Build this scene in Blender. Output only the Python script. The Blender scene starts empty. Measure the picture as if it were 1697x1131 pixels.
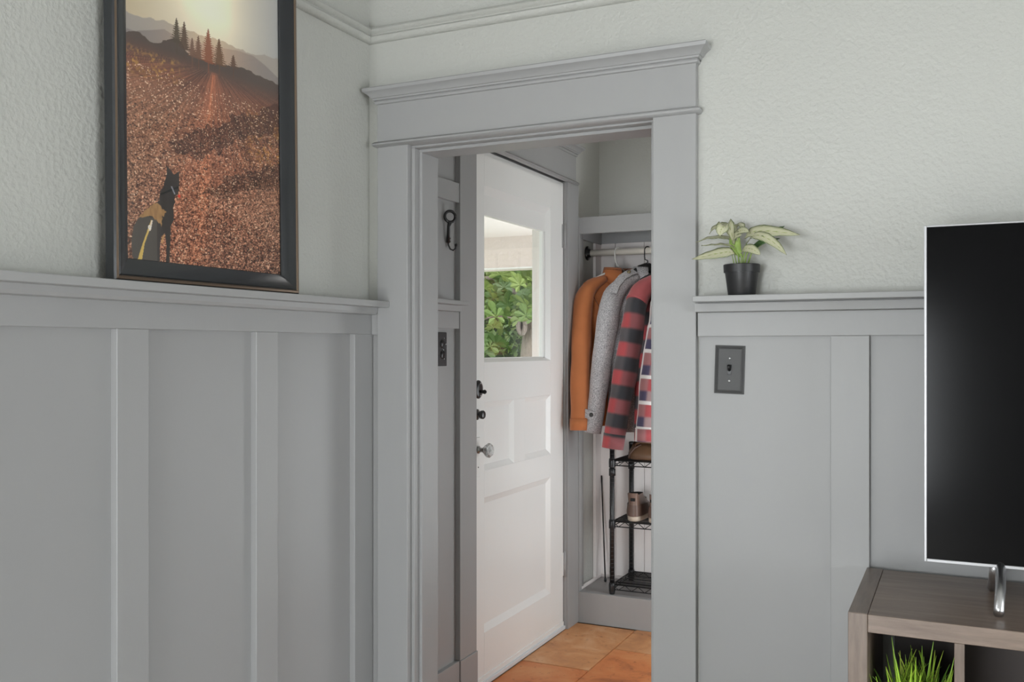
import bpy, bmesh, math, random
import numpy as np
from mathutils import Vector, Matrix, noise
random.seed(7)
rng = np.random.default_rng(7)
S = bpy.context.scene
C = S.collection
PI = math.pi

# ------------------------------------------------------------------ camera, sky, lights, exposure
YAW = math.radians(25.54)
EYE = 1.333
W = -1.698          # inner face of the outside wall (x)
D = 2.500           # room face of the doorway wall (y)
cam_d = bpy.data.cameras.new('camera')
cam = bpy.data.objects.new('camera', cam_d); C.objects.link(cam)
cam.location = (0, 0, EYE); cam.rotation_euler = (PI / 2, 0, YAW)
cam_d.sensor_width = 36.0; cam_d.lens = 36.0 * 1556.0 / 1697.0
cam_d.shift_y = (577.0 - 565.5) / 1697.0
cam_d.clip_start = 0.02
S.camera = cam
S.view_settings.view_transform = 'Standard'
S.view_settings.look = 'None'
S.view_settings.gamma = 1.0
S.view_settings.use_curve_mapping = False
S.view_settings.exposure = 0.76

wd = bpy.data.worlds.new('overcast_sky'); S.world = wd; wd.use_nodes = True
bg = wd.node_tree.nodes['Background']
bg.inputs['Color'].default_value = (0.90, 0.95, 1.0, 1); bg.inputs['Strength'].default_value = 2.3

def sun(name, rot, power, angle, col=(1, 1, 1)):
    l = bpy.data.lights.new(name, 'SUN'); l.energy = power; l.angle = math.radians(angle); l.color = col
    o = bpy.data.objects.new(name, l); o.rotation_euler = rot; C.objects.link(o); return o
sun('sun', (math.radians(42), 0, math.radians(-28)), 1.6, 12, (1, 0.96, 0.90))

def area(name, loc, rot, sx, sy, power, col=(1, 1, 1)):
    l = bpy.data.lights.new(name, 'AREA'); l.shape = 'RECTANGLE'; l.size = sx; l.size_y = sy
    l.energy = power; l.color = col
    o = bpy.data.objects.new(name, l); o.location = loc; o.rotation_euler = rot; C.objects.link(o); return o
# window daylight; hall and far ones are added fill (each stands in a window built below)
COOL = (0.93, 0.97, 1.0)
area('daylight_side_window', (W + 0.03, 0.66, 1.84), (0, -PI / 2, 0), 0.36, 0.30, 4.6, COOL)
area('daylight_street_window', (-0.90, -3.16, 0.90), (PI / 2, 0, 0), 1.30, 1.30, 63, COOL)
area('fill_far_window', (3.26, 0.30, 1.00), (0, PI / 2, 0), 1.40, 2.2, 34, COOL)  # added fill that evens out the wall behind the picture
area('fill_hall_window', (-0.39, 3.88, 0.82), (0, PI / 2, 0), 1.10, 0.56, 5.6, COOL)  # added fill for the front door and the coat niche

# ------------------------------------------------------------------ helpers
def tag(o, label=None, cat=None, group=None, kind=None):
    if label: o['label'] = label
    if cat: o['category'] = cat
    if group: o['group'] = group
    if kind: o['kind'] = kind
    return o

def thing(name, label, cat, loc=(0, 0, 0), rotz=0.0, group=None, kind=None):
    o = bpy.data.objects.new(name, None); C.objects.link(o)
    o.location = loc; o.rotation_euler = (0, 0, rotz); o.empty_display_size = 0.05
    return tag(o, label, cat, group, kind)

def obj(name, bm, mat, parent=None, smooth=False, recalc=True):
    if recalc: bmesh.ops.recalc_face_normals(bm, faces=bm.faces[:])
    me = bpy.data.meshes.new(name); bm.to_mesh(me); bm.free()
    if smooth:
        for p in me.polygons: p.use_smooth = True
    if mat: me.materials.append(mat)
    o = bpy.data.objects.new(name, me); C.objects.link(o)
    if parent: o.parent = parent
    return o

def add_box(bm, x0, x1, y0, y1, z0, z1, bev=0.0):
    r = bmesh.ops.create_cube(bm, size=1.0)
    vs = r['verts']
    for v in vs:
        v.co.x = x0 if v.co.x < 0 else x1
        v.co.y = y0 if v.co.y < 0 else y1
        v.co.z = z0 if v.co.z < 0 else z1
    if bev > 0:
        es = list({e for v in vs for e in v.link_edges})
        bmesh.ops.bevel(bm, geom=es, offset=bev, segments=2, profile=0.5, affect='EDGES')
    return bm

def box(name, x0, x1, y0, y1, z0, z1, mat, parent=None, bev=0.0):
    bm = bmesh.new(); add_box(bm, x0, x1, y0, y1, z0, z1, bev)
    return obj(name, bm, mat, parent)

def boxes(name, lst, mat, parent=None, bev=0.0):
    bm = bmesh.new()
    for b in lst: add_box(bm, *b, bev=bev)
    return obj(name, bm, mat, parent)

def grid_faces(bm, rows, closed_u=False, uv=None):
    """rows: list of lists of points; builds quads between them (with uv if given)"""
    vv = [[bm.verts.new(p) for p in r] for r in rows]
    ul = bm.loops.layers.uv.verify() if uv else None
    n = len(rows[0])
    for j in range(len(rows) - 1):
        for i in range(n if closed_u else n - 1):
            i2 = (i + 1) % n
            f = bm.faces.new((vv[j][i], vv[j][i2], vv[j + 1][i2], vv[j + 1][i]))
            if uv:
                q = (uv[j][i], uv[j][i + 1] if i + 1 < len(uv[j]) else uv[j][i2], uv[j + 1][i + 1] if i + 1 < len(uv[j + 1]) else uv[j + 1][i2], uv[j + 1][i])
                for l, t in zip(f.loops, q): l[ul].uv = t
    return vv

def add_tube(bm, pts, rad, seg=10, caps=True, up=(0, 0, 1)):
    """pts: path; rad: radius or list of (ra, rb)"""
    pts = [Vector(p) for p in pts]; n = len(pts)
    if not isinstance(rad, (list, tuple)): rad = [rad] * n
    rows, uvs = [], []
    prev = None; ln = 0.0
    for k in range(n):
        t = (pts[min(k + 1, n - 1)] - pts[max(k - 1, 0)])
        if t.length < 1e-9: t = Vector((0, 0, 1))
        t.normalize()
        if prev is None:
            a = Vector(up)
            if abs(a.dot(t)) > 0.95: a = Vector((1, 0, 0))
            a = (a - t * a.dot(t)).normalized()
        else:
            a = (prev - t * prev.dot(t)).normalized()
        prev = a; b = t.cross(a)
        r = rad[k]; ra, rb = r if isinstance(r, (tuple, list)) else (r, r)
        if k: ln += (pts[k] - pts[k - 1]).length
        rows.append([pts[k] + a * (ra * math.cos(2 * PI * i / seg)) + b * (rb * math.sin(2 * PI * i / seg)) for i in range(seg)])
        per = 2 * PI * (ra + rb) / 2
        uvs.append([(per * i / seg, -ln) for i in range(seg + 1)])
    vv = grid_faces(bm, rows, True, uvs)
    if caps:
        bm.faces.new(vv[0][::-1]); bm.faces.new(vv[-1])
    return vv

def tube(name, pts, rad, mat, parent=None, seg=10, caps=True, smooth=True, up=(0, 0, 1)):
    bm = bmesh.new(); add_tube(bm, pts, rad, seg, caps, up)
    return obj(name, bm, mat, parent, smooth)

def add_lathe(bm, prof, seg=24, center=(0, 0, 0), axis='z'):
    rows = []
    for r, h in prof:
        row = []
        for i in range(seg):
            c, s = math.cos(2 * PI * i / seg) * r, math.sin(2 * PI * i / seg) * r
            p = (c, s, h) if axis == 'z' else ((h, c, s) if axis == 'x' else (c, h, s))
            row.append((p[0] + center[0], p[1] + center[1], p[2] + center[2]))
        rows.append(row)
    vv = grid_faces(bm, rows, True)
    if prof[0][0] > 1e-5: bm.faces.new(vv[0][::-1])
    if prof[-1][0] > 1e-5: bm.faces.new(vv[-1])
    bmesh.ops.remove_doubles(bm, verts=bm.verts[:], dist=1e-6)

def lathe(name, prof, mat, parent=None, seg=24, center=(0, 0, 0), axis='z', smooth=True):
    bm = bmesh.new(); add_lathe(bm, prof, seg, center, axis)
    o = obj(name, bm, mat, parent, smooth)
    return o

def autosmooth(o, deg=35):
    for p in o.data.polygons: p.use_smooth = True
    try: o.data.set_sharp_from_angle(angle=math.radians(deg))
    except Exception: pass
    return o

def copy_tree(root, parent=None):
    c = root.copy(); C.objects.link(c); c.parent = parent
    for ch in list(root.children): copy_tree(ch, c)
    return c

# wall maps: (s along wall, o out of wall, z)
BACKW = lambda s, o, z: (s, D - o, z)
LEFTW = lambda s, o, z: (W + o, s, z)
def wbox(name, mp, s0, s1, o0, o1, z0, z1, mat, parent=None, bev=0.0015):
    a, b = mp(s0, o0, z0), mp(s1, o1, z1)
    return box(name, min(a[0], b[0]), max(a[0], b[0]), min(a[1], b[1]), max(a[1], b[1]), z0, z1, mat, parent, bev)

def moulding(name, mp, s0, s1, o_face, prof, mat, parent=None, ends=True):
    """prof: list of (out from face, z). mitred returns at both ends when ends"""
    rows = []
    for o, z in prof:
        e = o if ends else 0.0
        rows.append([mp(s0 - e, 0.0, z), mp(s0 - e, o_face + o, z), mp(s1 + e, o_face + o, z), mp(s1 + e, 0.0, z)])
    bm = bmesh.new(); vv = grid_faces(bm, rows)
    bm.faces.new(vv[0]); bm.faces.new(vv[-1])
    bm.faces.new([r[0] for r in vv] ) ; bm.faces.new([r[3] for r in vv])
    return obj(name, bm, mat, parent)

# ------------------------------------------------------------------ materials
MATS = {}
def nodes(name):
    m = bpy.data.materials.new(name); m.use_nodes = True
    nt = m.node_tree; b = nt.nodes['Principled BSDF']
    return m, nt, b

def mat(name, col, rough=0.5, metal=0.0, spec=0.5, var=0.0, vscale=6.0, bump=0.0, bscale=80.0, bdet=3.0, coat=0.0, sheen=0.0, stretch=None, dist=0.002):
    if name in MATS: return MATS[name]
    m, nt, b = nodes(name)
    b.inputs['Base Color'].default_value = (*col, 1); b.inputs['Roughness'].default_value = rough
    b.inputs['Metallic'].default_value = metal; b.inputs['Specular IOR Level'].default_value = spec
    b.inputs['Coat Weight'].default_value = coat; b.inputs['Sheen Weight'].default_value = sheen
    tc = nt.nodes.new('ShaderNodeTexCoord'); mp = nt.nodes.new('ShaderNodeMapping')
    nt.links.new(tc.outputs['Object'], mp.inputs['Vector'])
    if stretch: mp.inputs['Scale'].default_value = stretch
    if var > 0:
        n = nt.nodes.new('ShaderNodeTexNoise'); n.inputs['Scale'].default_value = vscale; n.inputs['Detail'].default_value = 5
        nt.links.new(mp.outputs[0], n.inputs['Vector'])
        r = nt.nodes.new('ShaderNodeMix'); r.data_type = 'RGBA'
        r.inputs['A'].default_value = (*[c * (1 - var) for c in col], 1); r.inputs['B'].default_value = (*[min(1, c * (1 + var)) for c in col], 1)
        nt.links.new(n.outputs['Fac'], r.inputs['Factor']); nt.links.new(r.outputs['Result'], b.inputs['Base Color'])
    if bump > 0:
        n = nt.nodes.new('ShaderNodeTexNoise'); n.inputs['Scale'].default_value = bscale; n.inputs['Detail'].default_value = bdet
        nt.links.new(mp.outputs[0], n.inputs['Vector'])
        u = nt.nodes.new('ShaderNodeBump'); u.inputs['Strength'].default_value = bump; u.inputs['Distance'].default_value = dist
        nt.links.new(n.outputs['Fac'], u.inputs['Height']); nt.links.new(u.outputs[0], b.inputs['Normal'])
    MATS[name] = m
    return m

PLASTER = mat('sage_grey_plaster', (0.495, 0.498, 0.465), 0.42, spec=0.5, var=0.03, vscale=2.0, bump=0.62, bscale=90, bdet=4, dist=0.004)
TRIM = mat('grey_trim_paint', (0.345, 0.345, 0.343), 0.42, spec=0.5, var=0.03, vscale=3.0, bump=0.10, bscale=35, stretch=(3, 3, 0.5))
TRIMP = mat('grey_panel_paint', (0.340, 0.340, 0.338), 0.42, spec=0.45, var=0.04, vscale=2.0, bump=0.08, bscale=30)
WHITEP = mat('white_door_paint', (0.85, 0.85, 0.83), 0.32, spec=0.5, var=0.02, vscale=4, bump=0.08, bscale=30)
NICHEP = mat('warm_grey_board_paint', (0.84, 0.79, 0.77), 0.5, var=0.05, vscale=3, bump=0.05)
NSHELF = mat('worn_floor_paint', (0.30, 0.285, 0.28), 0.4, var=0.12, vscale=9, bump=0.08)
CEILM = mat('white_ceiling', (0.48, 0.48, 0.465), 0.8, bump=0.1)
BLACKP = mat('black_plastic', (0.012, 0.012, 0.013), 0.35)
BLACKM = mat('black_metal', (0.010, 0.010, 0.011), 0.32, metal=0.0, spec=0.6, bump=0.05)
CHROME = mat('brushed_silver', (0.66, 0.66, 0.67), 0.34, metal=1.0)

def glass_mat(name, tint=(1, 1, 1), rough=0.0, gloss=1.0):
    m = bpy.data.materials.new(name); m.use_nodes = True; nt = m.node_tree
    for n in list(nt.nodes): nt.nodes.remove(n)
    out = nt.nodes.new('ShaderNodeOutputMaterial'); mx = nt.nodes.new('ShaderNodeMixShader')
    tr = nt.nodes.new('ShaderNodeBsdfTransparent'); tr.inputs[0].default_value = (*tint, 1)
    gl = nt.nodes.new('ShaderNodeBsdfGlossy'); gl.inputs['Roughness'].default_value = rough
    lw = nt.nodes.new('ShaderNodeLayerWeight')
    pw = nt.nodes.new('ShaderNodeMath'); pw.operation = 'POWER'; pw.inputs[1].default_value = 5.0
    ml = nt.nodes.new('ShaderNodeMath'); ml.operation = 'MULTIPLY_ADD'; ml.inputs[1].default_value = 0.9 * gloss; ml.inputs[2].default_value = 0.04 * gloss
    nt.links.new(lw.outputs['Facing'], pw.inputs[0]); nt.links.new(pw.outputs[0], ml.inputs[0]); nt.links.new(ml.outputs[0], mx.inputs[0])
    nt.links.new(tr.outputs[0], mx.inputs[1]); nt.links.new(gl.outputs[0], mx.inputs[2]); nt.links.new(mx.outputs[0], out.inputs[0])
    return m
GLASS = glass_mat('window_glass')
PICGLASS = glass_mat('picture_glass', (1, 1, 1), 0.02, 0.7)

def wood_mat(name, c1, c2, axis_scale, rough=0.4, scale=5.0):
    m, nt, b = nodes(name)
    tc = nt.nodes.new('ShaderNodeTexCoord'); mp = nt.nodes.new('ShaderNodeMapping'); mp.inputs['Scale'].default_value = axis_scale
    n = nt.nodes.new('ShaderNodeTexNoise'); n.inputs['Scale'].default_value = scale; n.inputs['Detail'].default_value = 8; n.inputs['Roughness'].default_value = 0.65
    r = nt.nodes.new('ShaderNodeValToRGB')
    r.color_ramp.elements[0].color = (*c1, 1); r.color_ramp.elements[0].position = 0.3
    r.color_ramp.elements[1].color = (*c2, 1); r.color_ramp.elements[1].position = 0.72
    nt.links.new(tc.outputs['Object'], mp.inputs[0]); nt.links.new(mp.outputs[0], n.inputs['Vector'])
    nt.links.new(n.outputs['Fac'], r.inputs[0]); nt.links.new(r.outputs[0], b.inputs['Base Color'])
    u = nt.nodes.new('ShaderNodeBump'); u.inputs['Strength'].default_value = 0.08; u.inputs['Distance'].default_value = 0.001
    nt.links.new(n.outputs['Fac'], u.inputs['Height']); nt.links.new(u.outputs[0], b.inputs['Normal'])
    b.inputs['Roughness'].default_value = rough
    return m
CONSOLE_W = wood_mat('grey_brown_wood', (0.140, 0.098, 0.075), (0.275, 0.208, 0.165), (1.0, 9, 9), 0.33)
CONSOLE_V = wood_mat('grey_brown_wood_upright', (0.120, 0.087, 0.067), (0.240, 0.182, 0.145), (9, 9, 1.0), 0.33)
CONSOLE_Y = wood_mat('grey_brown_wood_cap', (0.120, 0.087, 0.067), (0.240, 0.182, 0.145), (9, 1.0, 9), 0.33)
CONSOLE_D = mat('dark_brown_back_board', (0.045, 0.032, 0.028), 0.5, var=0.2)
OAKFLOOR = wood_mat('oak_floor', (0.55, 0.50, 0.44), (0.68, 0.63, 0.57), (9, 0.8, 9), 0.4)

# ------------------------------------------------------------------ room shell
CZ = 2.72
HX = -0.36          # hall wall opposite the front door
NY = 4.607          # end wall of the hall / back of the coat niche
NF = 4.260          # front of the coat niche
st = dict(kind='structure')
def struct(o, label, cat): return tag(o, label, cat, kind='structure')

struct(box('floor', W, 3.3, -3.2, D + 0.05, -0.12, -0.004, OAKFLOOR), 'warm oak floor of the living room', 'floor')
struct(box('ceiling', W - 0.16, 3.4, -3.3, NY + 0.15, CZ, CZ + 0.1, CEILM), 'plain white ceiling over room and hall', 'ceiling')
# wall with the window of the room on the street side of the house
wl = boxes('wall_left', [(W - .16, W, -3.3, .46, -0.12, CZ), (W - .16, W, .86, D + .10, -0.12, CZ), (W - .16, W, .46, .86, -0.12, 1.60), (W - .16, W, .46, .86, 2.08, CZ)], PLASTER)
struct(wl, 'pale textured plaster wall behind the framed picture', 'wall')
wf = boxes('wall_front', [(W - .16, -1.60, -3.36, -3.2, -.12, CZ), (-.20, 3.4, -3.36, -3.2, -.12, CZ), (-1.60, -.20, -3.36, -3.2, -.12, .22), (-1.60, -.20, -3.36, -3.2, 1.60, CZ)], PLASTER)
struct(wf, 'pale plaster wall with the large street window', 'wall')
struct(boxes('wall_right', [(3.3, 3.4, -3.3, -.85, -.12, CZ), (3.3, 3.4, 1.45, NY + .15, -.12, CZ), (3.3, 3.4, -.85, 1.45, -.12, .25), (3.3, 3.4, -.85, 1.45, 1.75, CZ)], PLASTER), 'pale plaster wall across from the picture', 'wall')
# doorway wall
OPL, OPR, OPZ = -1.545, -0.755, 1.965
wb = boxes('wall_back', [(W, OPL, D, D + .13, -.12, CZ), (OPR, 3.3, D, D + .13, -.12, CZ), (OPL, OPR, D, D + .13, OPZ, CZ)], PLASTER)
struct(wb, 'pale textured plaster wall around the grey cased doorway', 'wall')
# hall: outside wall with front door opening
FDY0, FDY1, FDZ = 3.196, 4.118, 2.122
wh = boxes('wall_hall_left', [(W - .16, W, D + .10, FDY0, -.12, CZ), (W - .16, W, FDY1, NY + .15, -.12, CZ), (W - .16, W, FDY0, FDY1, FDZ, CZ), (W - .16, W, FDY0, FDY1, -.12, -0.004)], PLASTER)
struct(wh, 'hall wall holding the white front door', 'wall')
struct(box('wall_hall_back', W, 3.3, NY, NY + .14, -.12, CZ, PLASTER), 'plaster wall above and behind the coat niche', 'wall')
whr = boxes('wall_hall_right', [(HX, HX + .12, D + .13, 3.56, -.12, CZ), (HX, HX + .12, 4.20, NY, -.12, CZ), (HX, HX + .12, 3.56, 4.20, -.12, .22), (HX, HX + .12, 3.56, 4.20, 1.45, CZ)], PLASTER)
struct(whr, 'hall wall facing the front door', 'wall')

# hall floor of separate slate tiles, 12 x 24 inch running along the hall
def slate_mat(name, base, dark, light, seed):
    m, nt, b = nodes(name)
    tc = nt.nodes.new('ShaderNodeTexCoord'); mp = nt.nodes.new('ShaderNodeMapping'); mp.inputs['Location'].default_value = (seed * 3.1, seed * 1.7, 0)
    nt.links.new(tc.outputs['Object'], mp.inputs[0])
    n1 = nt.nodes.new('ShaderNodeTexNoise'); n1.inputs['Scale'].default_value = 5.5; n1.inputs['Detail'].default_value = 7; n1.inputs['Roughness'].default_value = 0.6; n1.inputs['Distortion'].default_value = 0.4
    n2 = nt.nodes.new('ShaderNodeTexNoise'); n2.inputs['Scale'].default_value = 26; n2.inputs['Detail'].default_value = 6; n2.inputs['Roughness'].default_value = 0.7
    for n in (n1, n2): nt.links.new(mp.outputs[0], n.inputs['Vector'])
    r1 = nt.nodes.new('ShaderNodeValToRGB'); e = r1.color_ramp.elements
    e[0].position = 0.30; e[0].color = (*dark, 1); e[1].position = 0.70; e[1].color = (*light, 1)
    x = e.new(0.48); x.color = (*base, 1)
    nt.links.new(n1.outputs['Fac'], r1.inputs[0])
    r2 = nt.nodes.new('ShaderNodeValToRGB'); r2.color_ramp.elements[0].position = 0.30; r2.color_ramp.elements[1].position = 0.42
    r2.color_ramp.elements[0].color = (0.35, 0.28, 0.26, 1); r2.color_ramp.elements[1].color = (1, 1, 1, 1)
    nt.links.new(n2.outputs['Fac'], r2.inputs[0])
    mx = nt.nodes.new('ShaderNodeMix'); mx.data_type = 'RGBA'; mx.blend_type = 'MULTIPLY'; mx.inputs['Factor'].default_value = 0.75
    nt.links.new(r1.outputs[0], mx.inputs['A']); nt.links.new(r2.outputs[0], mx.inputs['B']); nt.links.new(mx.outputs['Result'], b.inputs['Base Color'])
    u = nt.nodes.new('ShaderNodeBump'); u.inputs['Strength'].default_value = 0.35; u.inputs['Distance'].default_value = 0.004
    nt.links.new(n1.outputs['Fac'], u.inputs['Height']); nt.links.new(u.outputs[0], b.inputs['Normal'])
    b.inputs['Roughness'].default_value = 0.55
    return m
SL = [slate_mat('tan_slate', (0.62, 0.285, 0.115), (0.46, 0.20, 0.085), (0.72, 0.42, 0.23), 1),
      slate_mat('rust_slate', (0.60, 0.18, 0.048), (0.22, 0.078, 0.040), (0.68, 0.27, 0.09), 2),
      slate_mat('orange_slate', (0.62, 0.205, 0.065), (0.29, 0.09, 0.035), (0.68, 0.29, 0.11), 3)]
GROUT = mat('tan_grout', (0.45, 0.29, 0.17), 0.8, var=0.1)
fh = struct(box('floor_hall', W, HX, D + .05, NY, -.12, -0.007, GROUT), 'hall floor of long rust and tan slate tiles', 'floor')
g = 0.0025
for ci in range(5):
    x0 = -1.691 + ci * .305; x1 = min(x0 + .305, HX)
    y = 3.635 - .61 * 2 if ci % 2 == 0 else 3.944 - .61 * 3
    k = 0
    while y < NF:
        a, c = max(y, D + .05), min(y + .61, NF)
        if c - a > .03:
            mm = SL[0] if (ci == 0 and abs(y - 3.635) < .01) else SL[(ci + k) % 2 + 1]
            if ci == 1 and y > 3.9: mm = SL[0]
            dz = random.uniform(-.0012, .0012)
            box('tile', x0 + g, x1 - g, a + g, c - g, -0.02, dz, mm, fh, 0.0015)
        y += .61; k += 1

# windows that light the room (outside the photograph's frame)
def window(name, label, mp_box, axis):
    t = thing(name, label, 'window', kind='structure')
    x0, x1, y0, y1, z0, z1 = mp_box
    f = .05
    if axis == 'x':
        for (a, b_, c, d_) in ((y0, y1, z0, z0 + f), (y0, y1, z1 - f, z1), (y0, y0 + f, z0 + f, z1 - f), (y1 - f, y1, z0 + f, z1 - f), (y0 + f, y1 - f, (z0 + z1) / 2 - .02, (z0 + z1) / 2 + .02)):
            box('sash_bar', x0, x1, a, b_, c, d_, WHITEP, t, .002)
        box('pane', (x0 + x1) / 2 - .002, (x0 + x1) / 2 + .002, y0 + f, y1 - f, z0 + f, z1 - f, GLASS, t)
    else:
        for (a, b_, c, d_) in ((x0, x1, z0, z0 + f), (x0, x1, z1 - f, z1), (x0, x0 + f, z0 + f, z1 - f), (x1 - f, x1, z0 + f, z1 - f), (x0 + f, x1 - f, (z0 + z1) / 2 - .02, (z0 + z1) / 2 + .02)):
            box('sash_bar', a, b_, y0, y1, c, d_, WHITEP, t, .002)
        box('pane', x0 + f, x1 - f, (y0 + y1) / 2 - .002, (y0 + y1) / 2 + .002, z0 + f, z1 - f, GLASS, t)
window('window_1', 'small high white sash window beside the framed picture', (W - .10, W - .05, .46, .86, 1.60, 2.08), 'x')
window('window_2', 'wide white sash window facing the street', (-1.60, -.20, -3.30, -3.25, .22, 1.60), 'y')
window('added_window_3', 'unseen white sash window added to light the hall', (HX + .05, HX + .09, 3.56, 4.20, .22, 1.45), 'x')  # unseen, added to hold the hall fill light
window('added_window_4', 'unseen broad white sash window added to light the picture wall', (3.33, 3.37, -.85, 1.45, .25, 1.75), 'x')  # unseen, added to hold the fill for the picture wall

# ------------------------------------------------------------------ wainscot of the room
LEDGE = 1.478
def wainscot(parent, mp, stiles, panels, ledge, s0, s1, base=True, led=True, pt=1.376):
    """stiles: [(s0,s1)], panels: [(s0,s1)] recessed boards between them"""
    wbox('frieze_board', mp, s0, s1, 0, .020, pt, ledge - .030, TRIM, parent)
    for a, b_ in stiles: wbox('stile', mp, a, b_, 0, .020, .17, pt, TRIM, parent)
    for a, b_ in panels: wbox('panel', mp, a, b_, 0, .001, .17, pt, TRIMP, parent, 0)
    wbox('base_board', mp, s0, s1, 0, .022, 0, .17, TRIM, parent)

# behind the picture
wainscot(wl, LEFTW, [(-3.19, -3.0), (-2.3, -2.21), (-1.3, -1.21), (.42, .51), (.95, 1.04), (1.4923, 1.5827), (1.9464, 2.0338), (2.3925, D - .002)],
         [(.51, .95), (1.04, 1.4923), (1.5827, 1.9464), (2.0338, 2.3925)], LEDGE, .42, D - .002)
moulding('ledge_moulding', LEFTW, .42, D - .026, .020, [(.012, 1.4365), (.024, 1.4385), (.028, 1.446), (.030, 1.4595)], TRIM, wl, ends=False)
wbox('ledge_board', LEFTW, .42, D - .024, 0, .092, 1.459, LEDGE, TRIM, wl, .002)
# doorway wall: sliver between corner and casing, then the long run with the switch
wbox('frieze_board', BACKW, W + .021, -1.6545, 0, .018, pz := 1.374, 1.474, TRIM, wb)
wbox('stile', BACKW, W + .021, -1.6545, 0, .010, 0, 1.374, TRIM, wb)
R0 = -.637
for a, b_ in ((-.2963, -.2036), (.20, .293), (.69, .783), (1.18, 1.273), (1.67, 1.763), (2.16, 2.253), (2.65, 2.743)):
    wbox('stile', BACKW, a, b_, 0, .020, .17, 1.3637, TRIM, wb)
for a, b_ in ((R0 + .003, -.2963), (-.2036, .20), (.293, .69), (.783, 1.18), (1.273, 1.67), (1.763, 2.16), (2.253, 2.65)):
    wbox('panel', BACKW, a, b_, 0, .004, .17, 1.3637, TRIMP, wb, 0)
wbox('frieze_board', BACKW, R0 + .002, 3.29, 0, .020, 1.3637, 1.4275, TRIM, wb)
wbox('base_board', BACKW, R0 + .002, 3.29, 0, .022, 0, .17, TRIM, wb)
moulding('ledge_moulding', BACKW, R0 + .002, 3.29, .020, [(.016, 1.4275), (.026, 1.429), (.030, 1.4500), (.022, 1.4515), (.022, 1.453)], TRIM, wb, ends=False)
wbox('ledge_board', BACKW, -.6287, 3.29, 0, .100, 1.4525, 1.468, TRIM, wb, .002)

# picture rail mouldings
PRP = [(.004, 2.2975), (.012, 2.2985), (.020, 2.306), (.022, 2.313), (.017, 2.319), (.013, 2.321), (.013, 2.324), (.022, 2.328), (.027, 2.334), (.024, 2.341), (.014, 2.346), (.004, 2.3475)]
t1 = moulding('trim_1', LEFTW, -3.19, D, 0.0, PRP, PLASTER, ends=False)
autosmooth(t1, 50); struct(t1, 'pale picture rail moulding above the framed picture', 'moulding')
t2 = moulding('trim_2', BACKW, W, 3.29, 0.0, PRP, PLASTER, ends=False)
autosmooth(t2, 50); struct(t2, 'pale picture rail moulding above the cased doorway', 'moulding')

# ------------------------------------------------------------------ doorway casing
CROWN = [(.000, 2.095), (.005, 2.097), (.007, 2.102), (.005, 2.107), (.010, 2.108), (.012, 2.113), (.015, 2.114), (.020, 2.122), (.030, 2.130), (.034, 2.132), (.036, 2.141), (.034, 2.144)]
t3 = thing('trim_3', 'grey painted door casing with crowned header board', 'door casing', (0, 0, 0), kind='structure')
CF = .024
wbox('casing', BACKW, -1.6515, -1.541, 0, CF, 0, 1.963, TRIM, t3, .002)
wbox('casing', BACKW, -.758, -.6385, 0, CF, 0, 1.963, TRIM, t3, .002)
wbox('header_board', BACKW, -1.6515, -.6385, 0, CF, 1.975, 2.098, TRIM, t3, .001)
bead = moulding('bead', BACKW, -1.6515, -.6385, CF, [(.000, 1.961), (.007, 1.962), (.0115, 1.966), (.013, 1.970), (.0115, 1.974), (.007, 1.978), (.000, 1.979)], TRIM, t3)
autosmooth(bead, 60)
autosmooth(moulding('crown', BACKW, -1.6515, -.6385, CF, CROWN, TRIM, t3), 30)
# stepped jamb and stop
for nm, lst in (('jamb', [(-1.565, -1.531, D + .001, D + .135, 0, 1.9555)]), ('stop', [(-1.531, -1.521, D + .030, D + .130, 0, 1.9455)]),
                ('jamb', [(-.769, -.735, D + .001, D + .135, 0, 1.9555)]), ('stop', [(-.779, -.769, D + .030, D + .130, 0, 1.9455)]),
                ('head_jamb', [(-1.565, -.735, D + .001, D + .135, 1.9555, 1.985)]), ('head_stop', [(-1.531, -.769, D + .030, D + .130, 1.9455, 1.9555)])):
    boxes(nm, lst, TRIM, t3, .0015)
# hall side of the casing
box('casing', -1.6515, -1.541, D + .130, D + .152, 0, 1.963, TRIM, t3, .002)
box('casing', -.758, -.6385, D + .130, D + .152, 0, 1.963, TRIM, t3, .002)
box('header_board', -1.6515, -.6385, D + .130, D + .152, 1.963, 2.098, TRIM, t3, .002)

# ------------------------------------------------------------------ hall panelling beside the front door
CB = 2.652
for a, b_, z0, z1, n in ((CB, 3.052, .004, 2.5, 'backing'),):
    wbox('panel', LEFTW, CB, 3.058, 0, .004, 0.17, CZ, TRIMP, wh, 0)
wbox('cross_rail', LEFTW, CB, 3.060, 0, .020, 1.872, 1.944, TRIM, wh)
wbox('stile', LEFTW, CB, 2.76, 0, .020, .17, 1.872, TRIM, wh)
wbox('stile', LEFTW, CB, 2.76, 0, .020, 1.944, CZ, TRIM, wh)
wbox('frieze_board', LEFTW, CB, 3.060, 0, .020, 1.404, 1.466, TRIM, wh)
moulding('ledge_moulding', LEFTW, CB, 3.030, .020, [(.012, 1.4655), (.026, 1.467), (.030, 1.487)], TRIM, wh, ends=False)
wbox('ledge_board', LEFTW, CB, 2.985, 0, .100, 1.4865, 1.501, TRIM, wh, .002)
wbox('ledge_board', LEFTW, 2.985, 3.058, 0, .022, 1.4865, 1.501, TRIM, wh, .001)
wbox('base_board', LEFTW, CB, 3.058, 0, .022, 0, .172, TRIM, wh)

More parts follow.
